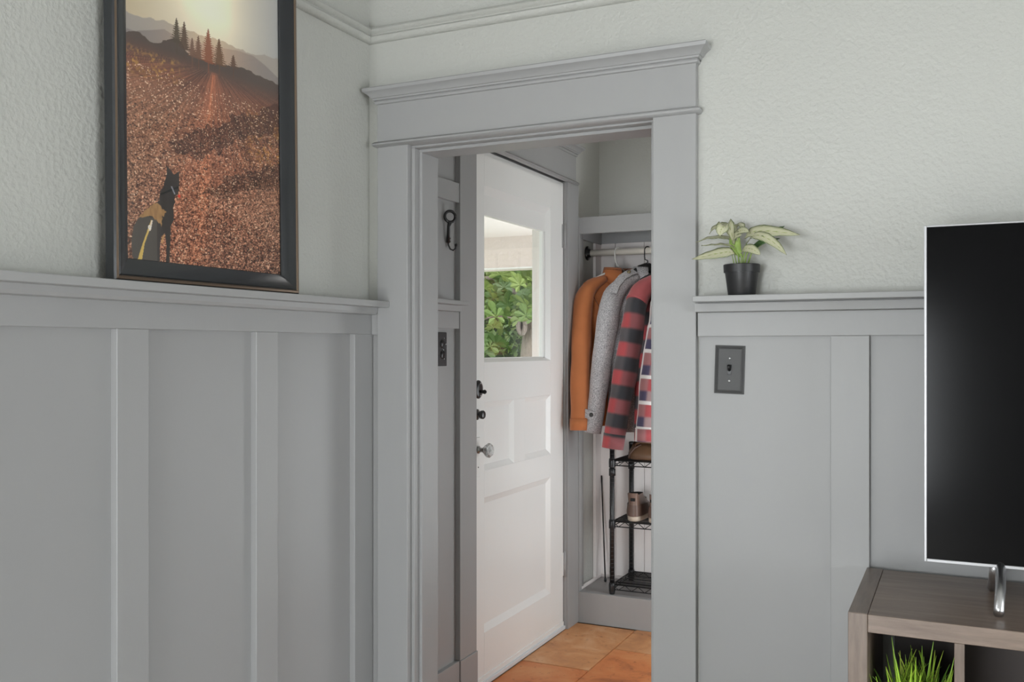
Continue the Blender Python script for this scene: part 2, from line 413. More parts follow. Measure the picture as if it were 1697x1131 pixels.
# front door casing
t4 = thing('trim_4', 'grey painted casing and crowned header of the front door', 'door casing', kind='structure')
wbox('casing', LEFTW, 3.058, 3.190, 0, .024, 0.172, 2.125, TRIM, t4, .002)
wbox('plinth_block', LEFTW, 3.056, 3.192, 0, .028, 0, .172, TRIM, t4, .002)
wbox('casing', LEFTW, 4.124, 4.2585, 0, .022, 0, 2.125, TRIM, t4, .002)
wbox('header_board', LEFTW, 3.058, 4.226, 0, .022, 2.135, 2.262, TRIM, t4, .001)
autosmooth(moulding('bead', LEFTW, 3.058, 4.226, .022, [(.000, 2.119), (.008, 2.121), (.013, 2.127), (.008, 2.134), (.000, 2.136)], TRIM, t4), 60)
autosmooth(moulding('crown', LEFTW, 3.058, 4.226, .022, [(o, z + .160) for o, z in CROWN], TRIM, t4), 30)
EXTP = mat('white_pink_exterior_paint', (.82, .76, .74), .5, var=.03)
for a, b_ in ((3.182, 3.197), (4.117, 4.132)):
    box('jamb', W - .046, W + .012, a, b_, 0, 2.122, TRIM, t4, .0015)
    e = .006 if a < 3.5 else -.006
    box('exterior_jamb', W - .16, W - .047, a + min(e, 0), b_ + max(e, 0), 0, 2.122, EXTP, t4, .0015)
    box('exterior_stop', W - .085, W - .047, a - .014 if a > 3.5 else b_, a if a > 3.5 else b_ + .014, 0, 2.11, EXTP, t4, .0015)
box('head_jamb', W - .046, W + .012, 3.182, 4.132, 2.119, 2.134, TRIM, t4, .0015)
box('exterior_jamb', W - .16, W - .047, 3.182, 4.132, 2.113, 2.134, EXTP, t4, .0015)
box('threshold', W - .16, W - .002, 3.197, 4.117, -.004, .012, mat('grey_threshold', (.40, .39, .38), .5), t4, .002)

# ------------------------------------------------------------------ front door
dr = thing('door_1', 'white painted front door with large glass light and three panels', 'door', (0, 0, 0), kind='structure')
DY0, DY1, DZ0, DZ1 = 3.199, 4.114, .016, 2.114
dx0, dx1 = W - .045, W          # slab
GY0, GY1 = 3.300, 3.9635
def dpart(n, y0, y1, z0, z1, x0=dx0, x1=dx1, m=WHITEP, bev=.0015, par=dr): return box(n, x0, x1, y0, y1, z0, z1, m, par, bev)
dpart('stile', DY0, GY0, DZ0, DZ1); dpart('stile', GY1, DY1, DZ0, DZ1)
dpart('top_rail', GY0, GY1, 1.975, DZ1)
dpart('lock_rail', GY0, GY1, 1.117, 1.277)
dpart('mid_rail', GY0, GY1, .740, .848)
dpart('bottom_rail', GY0, GY1, DZ0, .208)
dpart('muntin', 3.5735, 3.684, .848, 1.117)
def sunk_panel(y0, y1, z0, z1, e=.022, dep=.014):
    """sloping sticking round a flat sunk panel, one mesh"""
    bm = bmesh.new()
    o = [(dx1 - .0005, y0, z0), (dx1 - .0005, y1, z0), (dx1 - .0005, y1, z1), (dx1 - .0005, y0, z1)]
    i = [(dx1 - dep, y0 + e, z0 + e), (dx1 - dep, y1 - e, z0 + e), (dx1 - dep, y1 - e, z1 - e), (dx1 - dep, y0 + e, z1 - e)]
    b_ = [(dx0 + .006, y0, z0), (dx0 + .006, y1, z0), (dx0 + .006, y1, z1), (dx0 + .006, y0, z1)]
    vo = [bm.verts.new(p) for p in o]; vi = [bm.verts.new(p) for p in i]; vb = [bm.verts.new(p) for p in b_]
    bm.faces.new(vi); bm.faces.new(vb)
    for k in range(4):
        k2 = (k + 1) % 4
        bm.faces.new((vo[k], vo[k2], vi[k2], vi[k])); bm.faces.new((vb[k], vb[k2], vo[k2], vo[k]))
    return obj('panel', bm, WHITEP, dr)
sunk_panel(GY0, 3.5735, .848, 1.117); sunk_panel(3.684, GY1, .848, 1.117); sunk_panel(GY0, GY1, .208, .740, .026)
# board above the glass and the glass with its beads
def slope_frame(name, y0, y1, z0, z1, ey, ez, dep):
    bm = bmesh.new()
    o = [(dx1 - .0005, y0, z0), (dx1 - .0005, y1, z0), (dx1 - .0005, y1, z1), (dx1 - .0005, y0, z1)]
    i = [(dx1 - dep, y0 + .004, z0 + ez), (dx1 - dep, y1 - ey, z0 + ez), (dx1 - dep, y1 - ey, z1 - .03), (dx1 - dep, y0 + .004, z1 - .03)]
    vo = [bm.verts.new(p) for p in o]; vi = [bm.verts.new(p) for p in i]
    vc = [bm.verts.new((dx0, p[1], p[2])) for p in i]
    for k in range(4):
        k2 = (k + 1) % 4
        bm.faces.new((vo[k], vo[k2], vi[k2], vi[k])); bm.faces.new((vi[k], vi[k2], vc[k2], vc[k]))
    return obj(name, bm, WHITEP, dr)
slope_frame('glazing_frame', GY0, GY1, 1.277, 1.975, .022, .012, .018)
dpart('glazing_head', GY0 + .004, GY1 - .012, 1.866, 1.950, dx0 + .004, dx1 - .018)
dpart('glazing_bead', GY1 - .036, GY1 - .021, 1.288, 1.866, dx0 + .004, dx1 - .022)
dpart('glazing_bead', GY0 + .004, GY1 - .021, 1.283, 1.294, dx0 + .004, dx1 - .022)
dpart('glazing_bead', GY0 - .002, GY0 + .004, 1.288, 1.866, dx0 + .004, dx1 - .022)
dpart('glass_pane', GY0, GY1 - .02, 1.285, 1.87, dx1 - .034, dx1 - .030, GLASS, 0)
dpart('weather_strip', DY0, DY1 + .0, .004, .020, dx1 - .01, dx1 + .012, mat('white_vinyl', (.72, .74, .76), .35))
dpart('sweep_rib', DY0, DY1, .020, .040, dx1 - .01, dx1 + .004)
for z in (1.862, .309):
    h = boxes('hinge', [(dx1 - .006, dx1 + .003, 4.100, 4.132, z - .055, z + .055)], WHITEP if z < 1 else TRIM, dr, .001)
    tube('hinge_barrel', [(dx1 + .007, 4.117, z - .06), (dx1 + .007, 4.117, z + .06)], .0065, TRIM, h)
boxes('top_catch', [(dx1 - .02, dx1 + .012, DY0 - .012, DY0 + .014, 2.01, 2.05)], WHITEP, dr, .004)
# hardware
hw = lathe('thumb_turn_plate', [(0, 0), (.036, 0), (.036, .004), (.030, .009), (.012, .011), (0, .011)], BLACKM, dr, 32, (dx1, 3.246, 1.171), 'x')
hw.data.transform(Matrix.Translation((0, 3.246, 1.171)) @ Matrix.Diagonal((1, .86, 1, 1)) @ Matrix.Translation((0, -3.246, -1.171)))
tube('thumb_turn', [(dx1 + .008, 3.246, 1.164), (dx1 + .018, 3.246, 1.162), (dx1 + .030, 3.248, 1.162), (dx1 + .036, 3.249, 1.162)], [(.006, .006), (.006, .006), (.009, .004), (.004, .003)], BLACKM, hw)
for a in (.024, -.024): lathe('screw', [(0, 0), (.004, 0), (.003, .0025), (0, .003)], CHROME, hw, 10, (dx1 + .0075, 3.246 + .006, 1.171 + a), 'x')
lathe('deadbolt_button', [(0, 0), (.021, 0), (.021, .006), (.013, .008), (.010, .016), (.016, .020), (.017, .030), (.014, .034), (0, .034)], mat('dark_pewter', (.10, .10, .10), .3, metal=.8), dr, 24, (dx1, 3.232, 1.074), 'x')
boxes('key_plate', [(dx1, dx1 + .004, 3.218, 3.258, .83, .985)], WHITEP, dr, .003)
KN = mat('cut_glass_knob', (.80, .82, .82), .04, spec=.8)
KN.node_tree.nodes['Principled BSDF'].inputs['Transmission Weight'].default_value = .75
kb = lathe('knob_neck', [(0, .003), (.015, .003), (.015, .008), (.009, .012), (.009, .026), (.014, .030), (.014, .034), (0, .034)], mat('pewter', (.35, .35, .34), .25, metal=.9), dr, 20, (dx1, 3.240, .936), 'x')
bm = bmesh.new(); add_lathe(bm, [(0, .032), (.014, .033), (.022, .038), (.0285, .048), (.0285, .054), (.022, .062), (.012, .064), (0, .062)], 12, (dx1, 3.240, .936), 'x')
obj('glass_knob', bm, KN, kb)
lathe('key_hole', [(0, 0), (.003, 0), (.003, .001), (0, .001)], BLACKP, dr, 10, (dx1 + .0042, 3.240, .868), 'x')

# ------------------------------------------------------------------ coat niche
NX1 = -.62
tn = thing('trim_5', 'grey painted coat niche frame with raised floor and top shelf', 'coat niche', kind='structure')
box('frame_stile', W + .001, -1.673, NF, NF + .035, .147, 1.968, TRIM, tn, .0015)
box('frame_stile', NX1 - .03, NX1, NF, NF + .035, .147, 1.968, TRIM, tn, .0015)
box('fascia_board', -1.673, NX1 - .03, NF + .002, NF + .024, 1.888, 1.968, TRIM, tn, .0015)
box('top_shelf', W + .001, NX1, NF + .024, NY, 1.945, 1.967, TRIM, tn, .001)
box('side_cleat', W + .001, W + .022, NF + .05, NY - .02, 1.868, 1.945, TRIM, tn, .001)
box('back_cleat', W + .022, NX1, NY - .022, NY - .001, 1.872, 1.945, TRIM, tn, .001)
box('sill_board', W + .001, NX1, NF, NF + .022, -.002, .147, TRIM, tn, .0015)
box('niche_floor', W + .001, NX1, NF + .022, NY, .125, .147, NSHELF, tn, .001)
box('side_stile', W + .001, W + .016, 4.512, NY - .012, .150, 1.868, NICHEP, tn, .001)
box('side_stile', W + .001, W + .018, NF + .035, 4.335, .150, 1.868, TRIM, tn, .001)
box('niche_side', NX1, NX1 + .02, NF, NY, 0, 1.968, TRIM, tn, .001)
for a, b_ in ((W + .002, -1.6065), (-1.6045, -1.452), (-1.450, -1.298), (-1.296, -1.144), (-1.142, -.990), (-.988, -.836), (-.834, NX1)):
    box('back_board', a, b_, NY - .012, NY - .0005, .147, 1.875, NICHEP, tn, .0025)
tube('quarter_round', [(W + .016, NY - .016, .152), (NX1, NY - .016, .152)], .010, NICHEP, tn, 8)
tube('quarter_round', [(W + .012, NF + .04, .152), (W + .012, NY - .016, .152)], .010, NICHEP, tn, 8)
# hall wall to the side of the niche
struct(box('wall_hall_end', NX1 + .02, HX, NF, NY, 0, CZ, PLASTER), 'plaster wall beside the coat niche', 'wall')

# unseen flush ceiling lamp, added to brighten the hall
cl = thing('added_ceiling_light', 'unseen round white ceiling lamp added to brighten the hall', 'lamp', (-1.00, 3.82, CZ))
lathe('base', [(0, 0), (.150, 0), (.150, -.025), (.135, -.030), (0, -.030)], WHITEP, cl, 32)
DOME, nt, b = nodes('added_lamp_glass'); b.inputs['Base Color'].default_value = (.9, .9, .9, 1)
b.inputs['Emission Color'].default_value = (1.0, .98, .95, 1); b.inputs['Emission Strength'].default_value = 7.0
lathe('shade', [(.132, -.030), (.130, -.055), (.110, -.085), (.070, -.105), (0, -.112)], DOME, cl, 32)
lathe('finial', [(0, -.108), (.010, -.111), (.012, -.118), (.006, -.126), (0, -.128)], CHROME, cl, 16)

# closet rod
ROD = (4.432, 1.8095)
rd = thing('closet_rod', 'pale wooden closet rod in black flanges inside the coat niche', 'closet rod', (W, ROD[0], ROD[1]))
tube('rod', [(.020, 0, 0), (NX1 - W - .003, 0, 0)], .0165, mat('pale_rod_wood', (.82, .76, .68), .5, var=.05, stretch=(1, 8, 8)), rd, 20)
for s, xx in ((1, .0005), (-1, NX1 - W - .0005)):
    fl = lathe('flange', [(0, 0), (.036, 0), (.036, s * .004), (.022, s * .007), (.0205, s * .018), (0.0175, s * .020), (0, s * .020)], BLACKM, rd, 24, (xx, 0, 0), 'x')
    for a in range(3):
        lathe('screw', [(0, s * .005), (.0035, s * .005), (.003, s * .0075), (0, s * .008)], CHROME, fl, 8, (xx, .0285 * math.cos(a * 2.09 + 1.57), .0285 * math.sin(a * 2.09 + 1.57)), 'x')
#APPEND1
# ------------------------------------------------------------------ framed picture on the ledge
PY0, PY1, PZ0, PXF = 1.451, 2.073, 1.480, -1.635      # outer frame, front face x at the bottom
LEAN = 0.012
PHT = 0.93
fr = thing('framed_picture', 'black bronze framed photo print of a dog on a gravel road', 'picture', (PXF, PY0, PZ0))
fr.rotation_euler = (0, -math.atan(LEAN), 0)
PW = PY1 - PY0; FM = .052
FRB = mat('black_bronze_frame', (.016, .018, .021), .24, spec=.6, coat=.3)
FRE = mat('bronze_edge', (.22, .16, .115), .28, metal=.7)
# profile (from outer edge inwards, height): stepped outer bead then a slope down to the print
FP = [(0, -.030), (0, -.006), (.003, -.001), (.008, 0), (.011, -.003), (.014, -.001), (.018, -.002), (FM - .002, -.019), (FM, -.022), (FM, -.026)]
def frame_member(name, quad):
    """quad: four functions of inset -> corner (y, z) ends of one mitred member"""
    bm = bmesh.new(); rows = []
    for ins, h in FP:
        (ya, za), (yb, zb) = quad(ins)
        rows.append([(h, ya, za), (h, yb, zb)])
    grid_faces(bm, rows)
    # bead part gets its own material below by height
    o = obj(name, bm, FRB, fr); autosmooth(o, 25)
    o.data.materials.append(FRE)
    for k in (2, 3): o.data.polygons[k].material_index = 1
    return o
frame_member('frame_member', lambda i: ((i, i), (PW - i, i)))
frame_member('frame_member', lambda i: ((i, PHT - i), (PW - i, PHT - i)))
frame_member('frame_member', lambda i: ((i, i), (i, PHT - i)))
frame_member('frame_member', lambda i: ((PW - i, i), (PW - i, PHT - i)))
box('backing', -.030, -.0265, .004, PW - .004, .004, PHT - .004, BLACKP, fr)

def inside(poly, U, V):
    r = np.zeros(U.shape, bool); n = len(poly); j = n - 1
    for i in range(n):
        xi, yi = poly[i]; xj, yj = poly[j]
        if yi != yj:
            r ^= ((yi > V) != (yj > V)) & (U < (xj - xi) * (V - yi) / (yj - yi) + xi)
        j = i
    return r
def vnoise(U, V, sc, seed, asp=1.0):
    r = np.random.default_rng(seed); G = r.random((256, 256))
    x, y = U * sc, V * sc * asp
    i, j = np.floor(x).astype(int), np.floor(y).astype(int); fx_, fy_ = x - i, y - j
    fx_ = fx_ * fx_ * (3 - 2 * fx_); fy_ = fy_ * fy_ * (3 - 2 * fy_)
    g_ = lambda a, b: G[a % 256, b % 256]
    return (g_(i, j) * (1 - fx_) + g_(i + 1, j) * fx_) * (1 - fy_) + (g_(i, j + 1) * (1 - fx_) + g_(i + 1, j + 1) * fx_) * fy_
def srgb(c): c = np.asarray(c, float) / 255.0; return np.where(c <= .04045, c / 12.92, ((c + .055) / 1.055) ** 2.4)

def paint_print(U, V):
    """flat print: dog on a leash walking up a gravel road toward hills. u 0..1 across, v in print widths from below"""
    col = np.zeros(U.shape + (3,))
    def put(m, c, a=1.0):
        nonlocal col
        mm = (m.astype(float) * a)[..., None]; col = col * (1 - mm) + np.asarray(c, float) * mm
    # sky with the low sun
    sx = np.exp(-((U - .50) / .26) ** 2) * np.clip((V - .95) / .25, 0, 1)
    sky = np.array([204., 194, 174]); col[:] = sky
    col += sx[..., None] * np.array([50., 46, 34])
    put(np.clip((U - .62) / .4, 0, 1), (152, 155, 160), .75)
    put(np.clip(1 - U / .35, 0, 1), (186, 164, 124), .5)
    rid = [(-.05, 1.062), (.001, 1.058), (.074, 1.05), (.137, 1.068), (.175, 1.065), (.208, 1.081), (.274, 1.074), (.371, 1.084), (.443, 1.085), (.585, 1.098), (.687, 1.092), (.802, 1.095), (.887, 1.116), (1.05, 1.122)]
    mid = [(-.05, .98), (0, .981), (.055, .984), (.117, 1.005), (.221, 1.042), (.274, 1.033), (.385, 1.046), (.531, 1.053), (.687, 1.081), (.802, 1.086), (.886, 1.064), (1.05, 1.0)]
    hil = [(-.05, .95), (0, .960), (.036, .978), (.104, .982), (.142, .964), (.187, .970), (.233, .996), (.274, 1.023), (.315, 1.015), (.37, .969), (.434, .972), (.53, .977), (.646, .998), (.734, 1.006), (.834, .999), (1.05, .985)]
    itp = lambda L: np.interp(U, [p[0] for p in L], [p[1] for p in L])
    warm = np.exp(-((U - .5) / .25) ** 2)[..., None]
    m1 = V < itp(rid)+(vnoise(U, V, 40, 1) - .5) * .01
    put(m1, (158, 150, 142)); col = np.where((m1)[..., None], col + warm * np.array([42., 28, 8]), col)
    m2 = V < itp(mid)
    put(m2, (134, 126, 122)); col = np.where((m2)[..., None], col + warm * np.array([56., 34, 14]), col)
    # spruces
    def tree(ux, top, bot, hw, c):
        t = np.clip((top - V) / (top - bot), 0, 1)
        rag = .50 + .95 * (.5 + .5 * np.sin(V * 620 + ux * 90 + 3 * vnoise(U, V, 60, 5))) * (.5 + .7 * vnoise(U, V, 150, 5))
        put((V < top) & (V > bot) & (np.abs(U - ux) < hw * (t ** .85) * rag + .0015), c, .9)
        put((V < bot) & (V > bot - .05) & (np.abs(U - ux) < .0035), c, .7)
    mh = V < itp(hil) + (vnoise(U, V, 60, 2) - .5) * .012
    put(mh, (84, 70, 64))
    for a in ((.294, 1.116, 1.00, .028, (78, 66, 52)), (.34, 1.113, .985, .032, (84, 64, 50)), (.388, 1.053, .965, .024, (110, 80, 66)), (.427, 1.075, .965, .030, (108, 76, 60)), (.491, 1.126, .965, .045, (134, 78, 54)), (.562, 1.102, .975, .043, (104, 74, 52)), (.658, 1.051, .99, .026, (92, 66, 52))): tree(*a)
    # ground
    gr = np.clip((.96 - V) / .10, 0, 1) * mh
    put(gr, (116, 76, 62))
    put(np.clip((.90 - V) / .25, 0, 1), (134, 90, 68))
    put(np.clip((.55 - V) / .4, 0, 1), (122, 88, 70), .9)
    # road wedge
    cx_ = .527 + (.92 - V) * -.02; hwid = .03 + (.92 - V) * .62
    road = (V < .93) * np.clip(1.3 - np.abs(U - cx_) / np.maximum(hwid, .01), 0, 1)
    put(np.clip(road, 0, 1), (158, 98, 74), .55)
    rut = np.exp(-((U - (.527 - (.92 - V) * .14)) / (.012 + (.92 - V) * .05)) ** 2) * (V < .92)
    put(rut, (186, 116, 84), .65)
    rut2 = np.exp(-((U - (.527 - (.92 - V) * .34)) / (.010 + (.92 - V) * .05)) ** 2) * (V < .92)
    put(rut2, (176, 108, 80), .35)
    # streaks of the wheel tracks running to the crest
    ang = (U - .527) / np.maximum(.97 - V, .02); far = np.clip((V - .30) / .35, 0, 1) * (V < .925)
    st_ = vnoise(ang + 9, V * .12 + 3, 26, 31) * .6 + vnoise(ang + 9, V * .5 + 3, 60, 32) * .4 - .5
    col += (st_ * far)[..., None] * np.array([95., 62, 46])
    for sl, wd_, c_, al in ((-.14, .030, (196, 122, 86), .55), (-.34, .030, (176, 106, 78), .45), (.05, .02, (172, 104, 78), .35), (-.62, .05, (112, 72, 58), .5), (.55, .06, (96, 62, 50), .5)):
        put(np.exp(-((ang - sl) / wd_) ** 2) * (V < .925) * np.clip((V - .15) / .5, 0, 1), c_, al)
    # warm haze laid over the left of the print
    put(np.clip(1 - U / .55, 0, 1) * (V < .80) * np.clip((V - .05) / .3, 0, 1), (186, 140, 112), .32)
    # shrubs at the verge
    sh = np.clip((.93 - V) / .03, 0, 1) * np.clip((V - .78) / .06, 0, 1) * np.clip((.40 - (.93 - V) * .6 - U) / .12, 0, 1)
    put(sh * np.clip(vnoise(U, V, 45, 8, 1.6) * 1.6 * vnoise(U, V, 110, 28) - .30, 0, 1), (206, 160, 80), 1.0)
    sh2 = np.clip((.86 - V) / .05, 0, 1) * np.clip((V - .52) / .08, 0, 1) * np.clip((U - .70) / .15, 0, 1)
    put(sh2 * np.clip(vnoise(U, V, 50, 9) * 1.7 * vnoise(U, V, 120, 29) - .32, 0, 1), (176, 124, 52), 1.0)
    # cast dark bands
    for P_ in ([(.222, .528), (.426, .645), (.687, .754), (.956, .871), (1.1, .92), (1.1, .80), (.686, .640), (.442, .500)], [(.40, .330), (.683, .478), (1.1, .62), (1.1, .49), (.682, .380)]):
        put(inside(P_, U + (vnoise(U, V, 25, 4) - .5) * .06, V + (vnoise(U, V, 25, 6) - .5) * .05), (64, 42, 34), .55)
    put(np.clip((U - .75) / .3, 0, 1) * np.clip((.95 - V) / .2, 0, 1) * (V > .66), (78, 54, 44), .5)
    low = np.clip((.42 - V) / .42, 0, 1) * np.clip((U - .3) / .3, 0, 1)
    put(low, (96, 66, 54), .45)
    put(inside([(.46, .33), (.98, .47), (1.1, .5), (1.1, .12), (.80, .22)], U, V), (170, 128, 106), .35)  # doorway reflection in the glass, painted into the print
    # gravel speckle, coarser toward the viewer
    amp = np.clip((.90 - V) / .60, 0, 1) ** .8 * (.75 + .25 * np.clip((.5 - V) / .5, 0, 1))
    for sc, sd, k in ((200, 11, 78), (120, 12, 62), (60, 13, 26)):
        n_ = vnoise(U, V, sc, sd, 1.5) - .5
        col += (n_ * 2 * amp)[..., None] * np.array([k * 1.0, k * .82, k * .68])
    sp = (vnoise(U, V, 150, 15, 1.7) > .84) & (V < .85)
    put(sp, (240, 208, 176), .85)
    sp = (vnoise(U, V, 150, 16, 1.6) > .76) & (V < .70)
    put(sp, (48, 30, 26), .7)
    # dog seen from behind
    dog = [(.228, .439), (.241, .432), (.269, .406), (.288, .416), (.302, .428), (.302, .385), (.3, .356), (.295, .322), (.272, .309), (.274, .281), (.264, .261), (.268, .205), (.25, .174), (.244, .079), (.236, -.02), (.217, -.02), (.224, .077), (.214, .137), (.194, .121), (.184, .073), (.186, -.02), (.05, -.02), (.033, .023), (.028, .08), (.04, .149), (.069, .187), (.117, .232), (.159, .265), (.183, .278), (.19, .321), (.209, .342), (.212, .361), (.228, .397)]
    dm = inside(dog, U, V)
    put(dm, (60, 55, 52)); put(dm & (V < .2) & (U < .17), (86, 80, 74), .8)
    tan = [(.147, .262), (.177, .266), (.216, .235), (.196, .165), (.164, .192), (.134, .206), (.070, .188), (.111, .228)]
    tm = inside(tan, U + (vnoise(U, V, 90, 20) - .5) * .02, V)
    put(tm, (172, 134, 88)); put(tm * vnoise(U, V, 120, 21, .4), (120, 86, 56), .6)
    put(inside([(.05, -.02), (.079, -.02), (.1, .083), (.128, .141), (.143, .184), (.137, .188), (.116, .14), (.086, .073)], U, V), (206, 176, 96))
    put(inside([(.122, .138), (.135, .140), (.146, .186), (.138, .188)], U, V), (214, 200, 180))
    put(((U - .128) ** 2 + (V - .155) ** 2 < .0085 ** 2) & ((U - .128) ** 2 + (V - .155) ** 2 > .004 ** 2), (226, 222, 214))
    put(inside([(.170, .292), (.30, .352), (.302, .362), (.172, .302)], U, V) & dm, (30, 28, 30))
    put(inside([(.252, .350), (.272, .318), (.278, .320), (.258, .353)], U, V), (150, 150, 156))
    put((U - .300) ** 2 + (V - .315) ** 2 < .007 ** 2, (214, 70, 50))
    put(inside([(.205, .13), (.213, .132), (.200, .09), (.192, .095)], U, V), (190, 150, 100))
    return srgb(np.clip(col * 1.13 - 4, 0, 255))
IY0, IY1, IZ0, IZ1 = FM - .002, PW - FM + .002, FM - .004, PHT - FM + .002
nu, nv = 340, 540
us, vs_ = np.linspace(0, 1, nu), np.linspace(0, 1, nv)
UU, VV = np.meshgrid(us, vs_)
iw = IY1 - IY0
# pixel measured print frame: u=0 at 1.5019, u=1 at 2.0272 (world y); v=0 at z 1.5263
Uc = (PY0 + IY0 + UU * iw - 1.5019) / (2.0272 - 1.5019); Vc = (PZ0 + IZ0 + VV * (IZ1 - IZ0) - 1.5263) / (2.0272 - 1.5019)
colr = paint_print(Uc, Vc)
me = bpy.data.meshes.new('print')
co = np.zeros((nv, nu, 3)); co[..., 0] = -.0255; co[..., 1] = IY0 + UU * iw; co[..., 2] = IZ0 + VV * (IZ1 - IZ0)
idx = np.arange(nu * nv).reshape(nv, nu)
quads = np.stack([idx[:-1, :-1], idx[:-1, 1:], idx[1:, 1:], idx[1:, :-1]], -1).reshape(-1, 4)
me.vertices.add(nu * nv); me.vertices.foreach_set('co', co.ravel().astype(np.float32))
me.loops.add(quads.size); me.loops.foreach_set('vertex_index', quads.ravel().astype(np.int32))
me.polygons.add(len(quads)); me.polygons.foreach_set('loop_start', (np.arange(len(quads)) * 4).astype(np.int32))
me.update(calc_edges=True); me.validate()
ca = me.color_attributes.new('print', 'FLOAT_COLOR', 'POINT')
ca.data.foreach_set('color', np.concatenate([colr.reshape(-1, 3), np.ones((nu * nv, 1))], 1).ravel().astype(np.float32))
pm, nt, b = nodes('photo_print'); at = nt.nodes.new('ShaderNodeVertexColor'); at.layer_name = 'print'
nt.links.new(at.outputs[0], b.inputs['Base Color']); b.inputs['Roughness'].default_value = .5
me.materials.append(pm)
po = bpy.data.objects.new('print', me); C.objects.link(po); po.parent = fr
tag(po, 'photo print of a dog on a leash, gravel road, spruces and hills')
box('glazing', -.0235, -.0220, IY0, IY1, IZ0, IZ1, PICGLASS, fr)

# ------------------------------------------------------------------ light switch
sw = thing('light_switch', 'dark pewter toggle light switch plate on the grey panel', 'light switch', (-.5525, D - .004, 1.2755))
sw.rotation_euler = (0, math.radians(1.7), 0)
SWM = mat('dark_pewter_plate', (.085, .085, .085), .5, spec=.35)
def stepped_plate(bm, w, h, steps):
    rows = []
    for ins, o in steps:
        a, c = w / 2 - ins, h / 2 - ins
        rows.append([(-a, -o, -c), (a, -o, -c), (a, -o, c), (-a, -o, c)])
    vv = grid_faces(bm, rows, True); bm.faces.new(vv[0]); bm.faces.new(vv[-1])
bm = bmesh.new(); stepped_plate(bm, .0785, .128, [(0, 0), (0, .004), (.003, .005), (.0045, .0035), (.0075, .0060), (.009, .0068), (.0095, .0045), (.011, .0045)])
obj('plate', bm, SWM, sw)
boxes('toggle_slot', [(-.0055, .0055, -.0055, -.004, -.013, .013)], BLACKP, sw, .0008)
bm = bmesh.new(); add_tube(bm, [(0, -.004, 0), (.0, -.010, .004), (.001, -.020, .010)], [(.0055, .0045), (.005, .004), (.0045, .004)], 10)
obj('toggle', bm, BLACKP, sw, True)
for z in (.030, -.030): lathe('screw', [(0, -.0045), (.0035, -.0045), (.003, -.0062), (0, -.0068)], CHROME, sw, 10, (0, 0, z), 'y')

# black multi-gang plate and key hook on the hall panelling
op = thing('wall_outlet', 'black outlet plate on the hall panelling below the ledge', 'outlet', (W + .004, 2.945, 1.3285))
bm = bmesh.new(); add_box(bm, 0, .006, -.038, .038, -.061, .061, .002); obj('plate', bm, BLACKP, op)
for z in (.020, -.020): lathe('socket', [(0, .0055), (.0165, .0055), (.016, .0075), (0, .008)], BLACKM, op, 20, (0, .006, z), 'x')
for y_, z_ in ((.017, .040), (.030, .018), (.012, -.002), (.016, -.035)): lathe('screw', [(0, .006), (.0028, .006), (.002, .0078), (0, .008)], CHROME, op, 8, (0, y_, z_), 'x')

kh = thing('key_hook', 'black key shaped coat hook on the hall panelling', 'hook', (W + .004, 2.984, 1.76))
bm = bmesh.new()
ring = [(.022 + .014 * math.cos(a), .014 * math.cos(a) - .006, .050 + .020 * math.sin(a)) for a in np.linspace(0, 2 * PI, 25)]
add_tube(bm, ring, .0055, 8)
obj('key_bow', bm, BLACKM, kh, True)
tube('key_shank', [(.022, -.006, .032), (.014, -.002, .016), (.008, .004, -.044)], [(.009, .009), (.0065, .0065), (.0065, .0065)], BLACKM, kh, 10)
for z in (-.026, -.037): boxes('key_tooth', [(.004, .012, .003, .017, z - .004, z + .003)], BLACKM, kh, .001)
tube('hook_wire', [(.008, .004, -.040), (.009, .006, -.052), (.013, .012, -.066), (.020, .020, -.070), (.026, .026, -.064), (.028, .028, -.052)], .003, BLACKM, kh, 8)
lathe('hook_ball', [(0, -.006), (.005, -.0035), (.006, 0), (.005, .0035), (0, .006)], BLACKM, kh, 12, (.028, .028, -.050))

# ------------------------------------------------------------------ potted plant on the ledge
PPX, PPY, PPZ = -.511, 2.447, 1.468
pp = thing('potted_plant', 'small plant with pale variegated leaves in black pot on the ledge', 'plant', (PPX, PPY, PPZ))
POTM = mat('matte_black_pot', (.022, .022, .023), .42, spec=.45)
pot = lathe('pot', [(0, 0), (.0330, 0), (.0345, .002), (.0425, .060), (.0455, .060), (.0465, .0795), (.0445, .0810), (.0430, .080), (.0415, .068), (0, .068)], POTM, pp, 40)
autosmooth(pot, 40)
lathe('soil', [(0, .073), (.02, .0725), (.0418, .070)], mat('dark_soil', (.02, .014, .010), .9, bump=.5, bscale=200), pp, 20)
LEAFM, nt, b = nodes('variegated_leaf')
uvn = nt.nodes.new('ShaderNodeUVMap'); sp = nt.nodes.new('ShaderNodeSeparateXYZ'); nt.links.new(uvn.outputs[0], sp.inputs[0])
sub = nt.nodes.new('ShaderNodeMath'); sub.operation = 'SUBTRACT'; sub.inputs[1].default_value = .5; nt.links.new(sp.outputs[0], sub.inputs[0])
ab = nt.nodes.new('ShaderNodeMath'); ab.operation = 'ABSOLUTE'; nt.links.new(sub.outputs[0], ab.inputs[0])
wv = nt.nodes.new('ShaderNodeMath'); wv.operation = 'MULTIPLY_ADD'; wv.inputs[1].default_value = -.8; nt.links.new(ab.outputs[0], wv.inputs[0]); nt.links.new(sp.outputs[1], wv.inputs[2])
sn = nt.nodes.new('ShaderNodeMath'); sn.operation = 'MULTIPLY'; sn.inputs[1].default_value = 55; nt.links.new(wv.outputs[0], sn.inputs[0])
si = nt.nodes.new('ShaderNodeMath'); si.operation = 'SINE'; nt.links.new(sn.outputs[0], si.inputs[0])
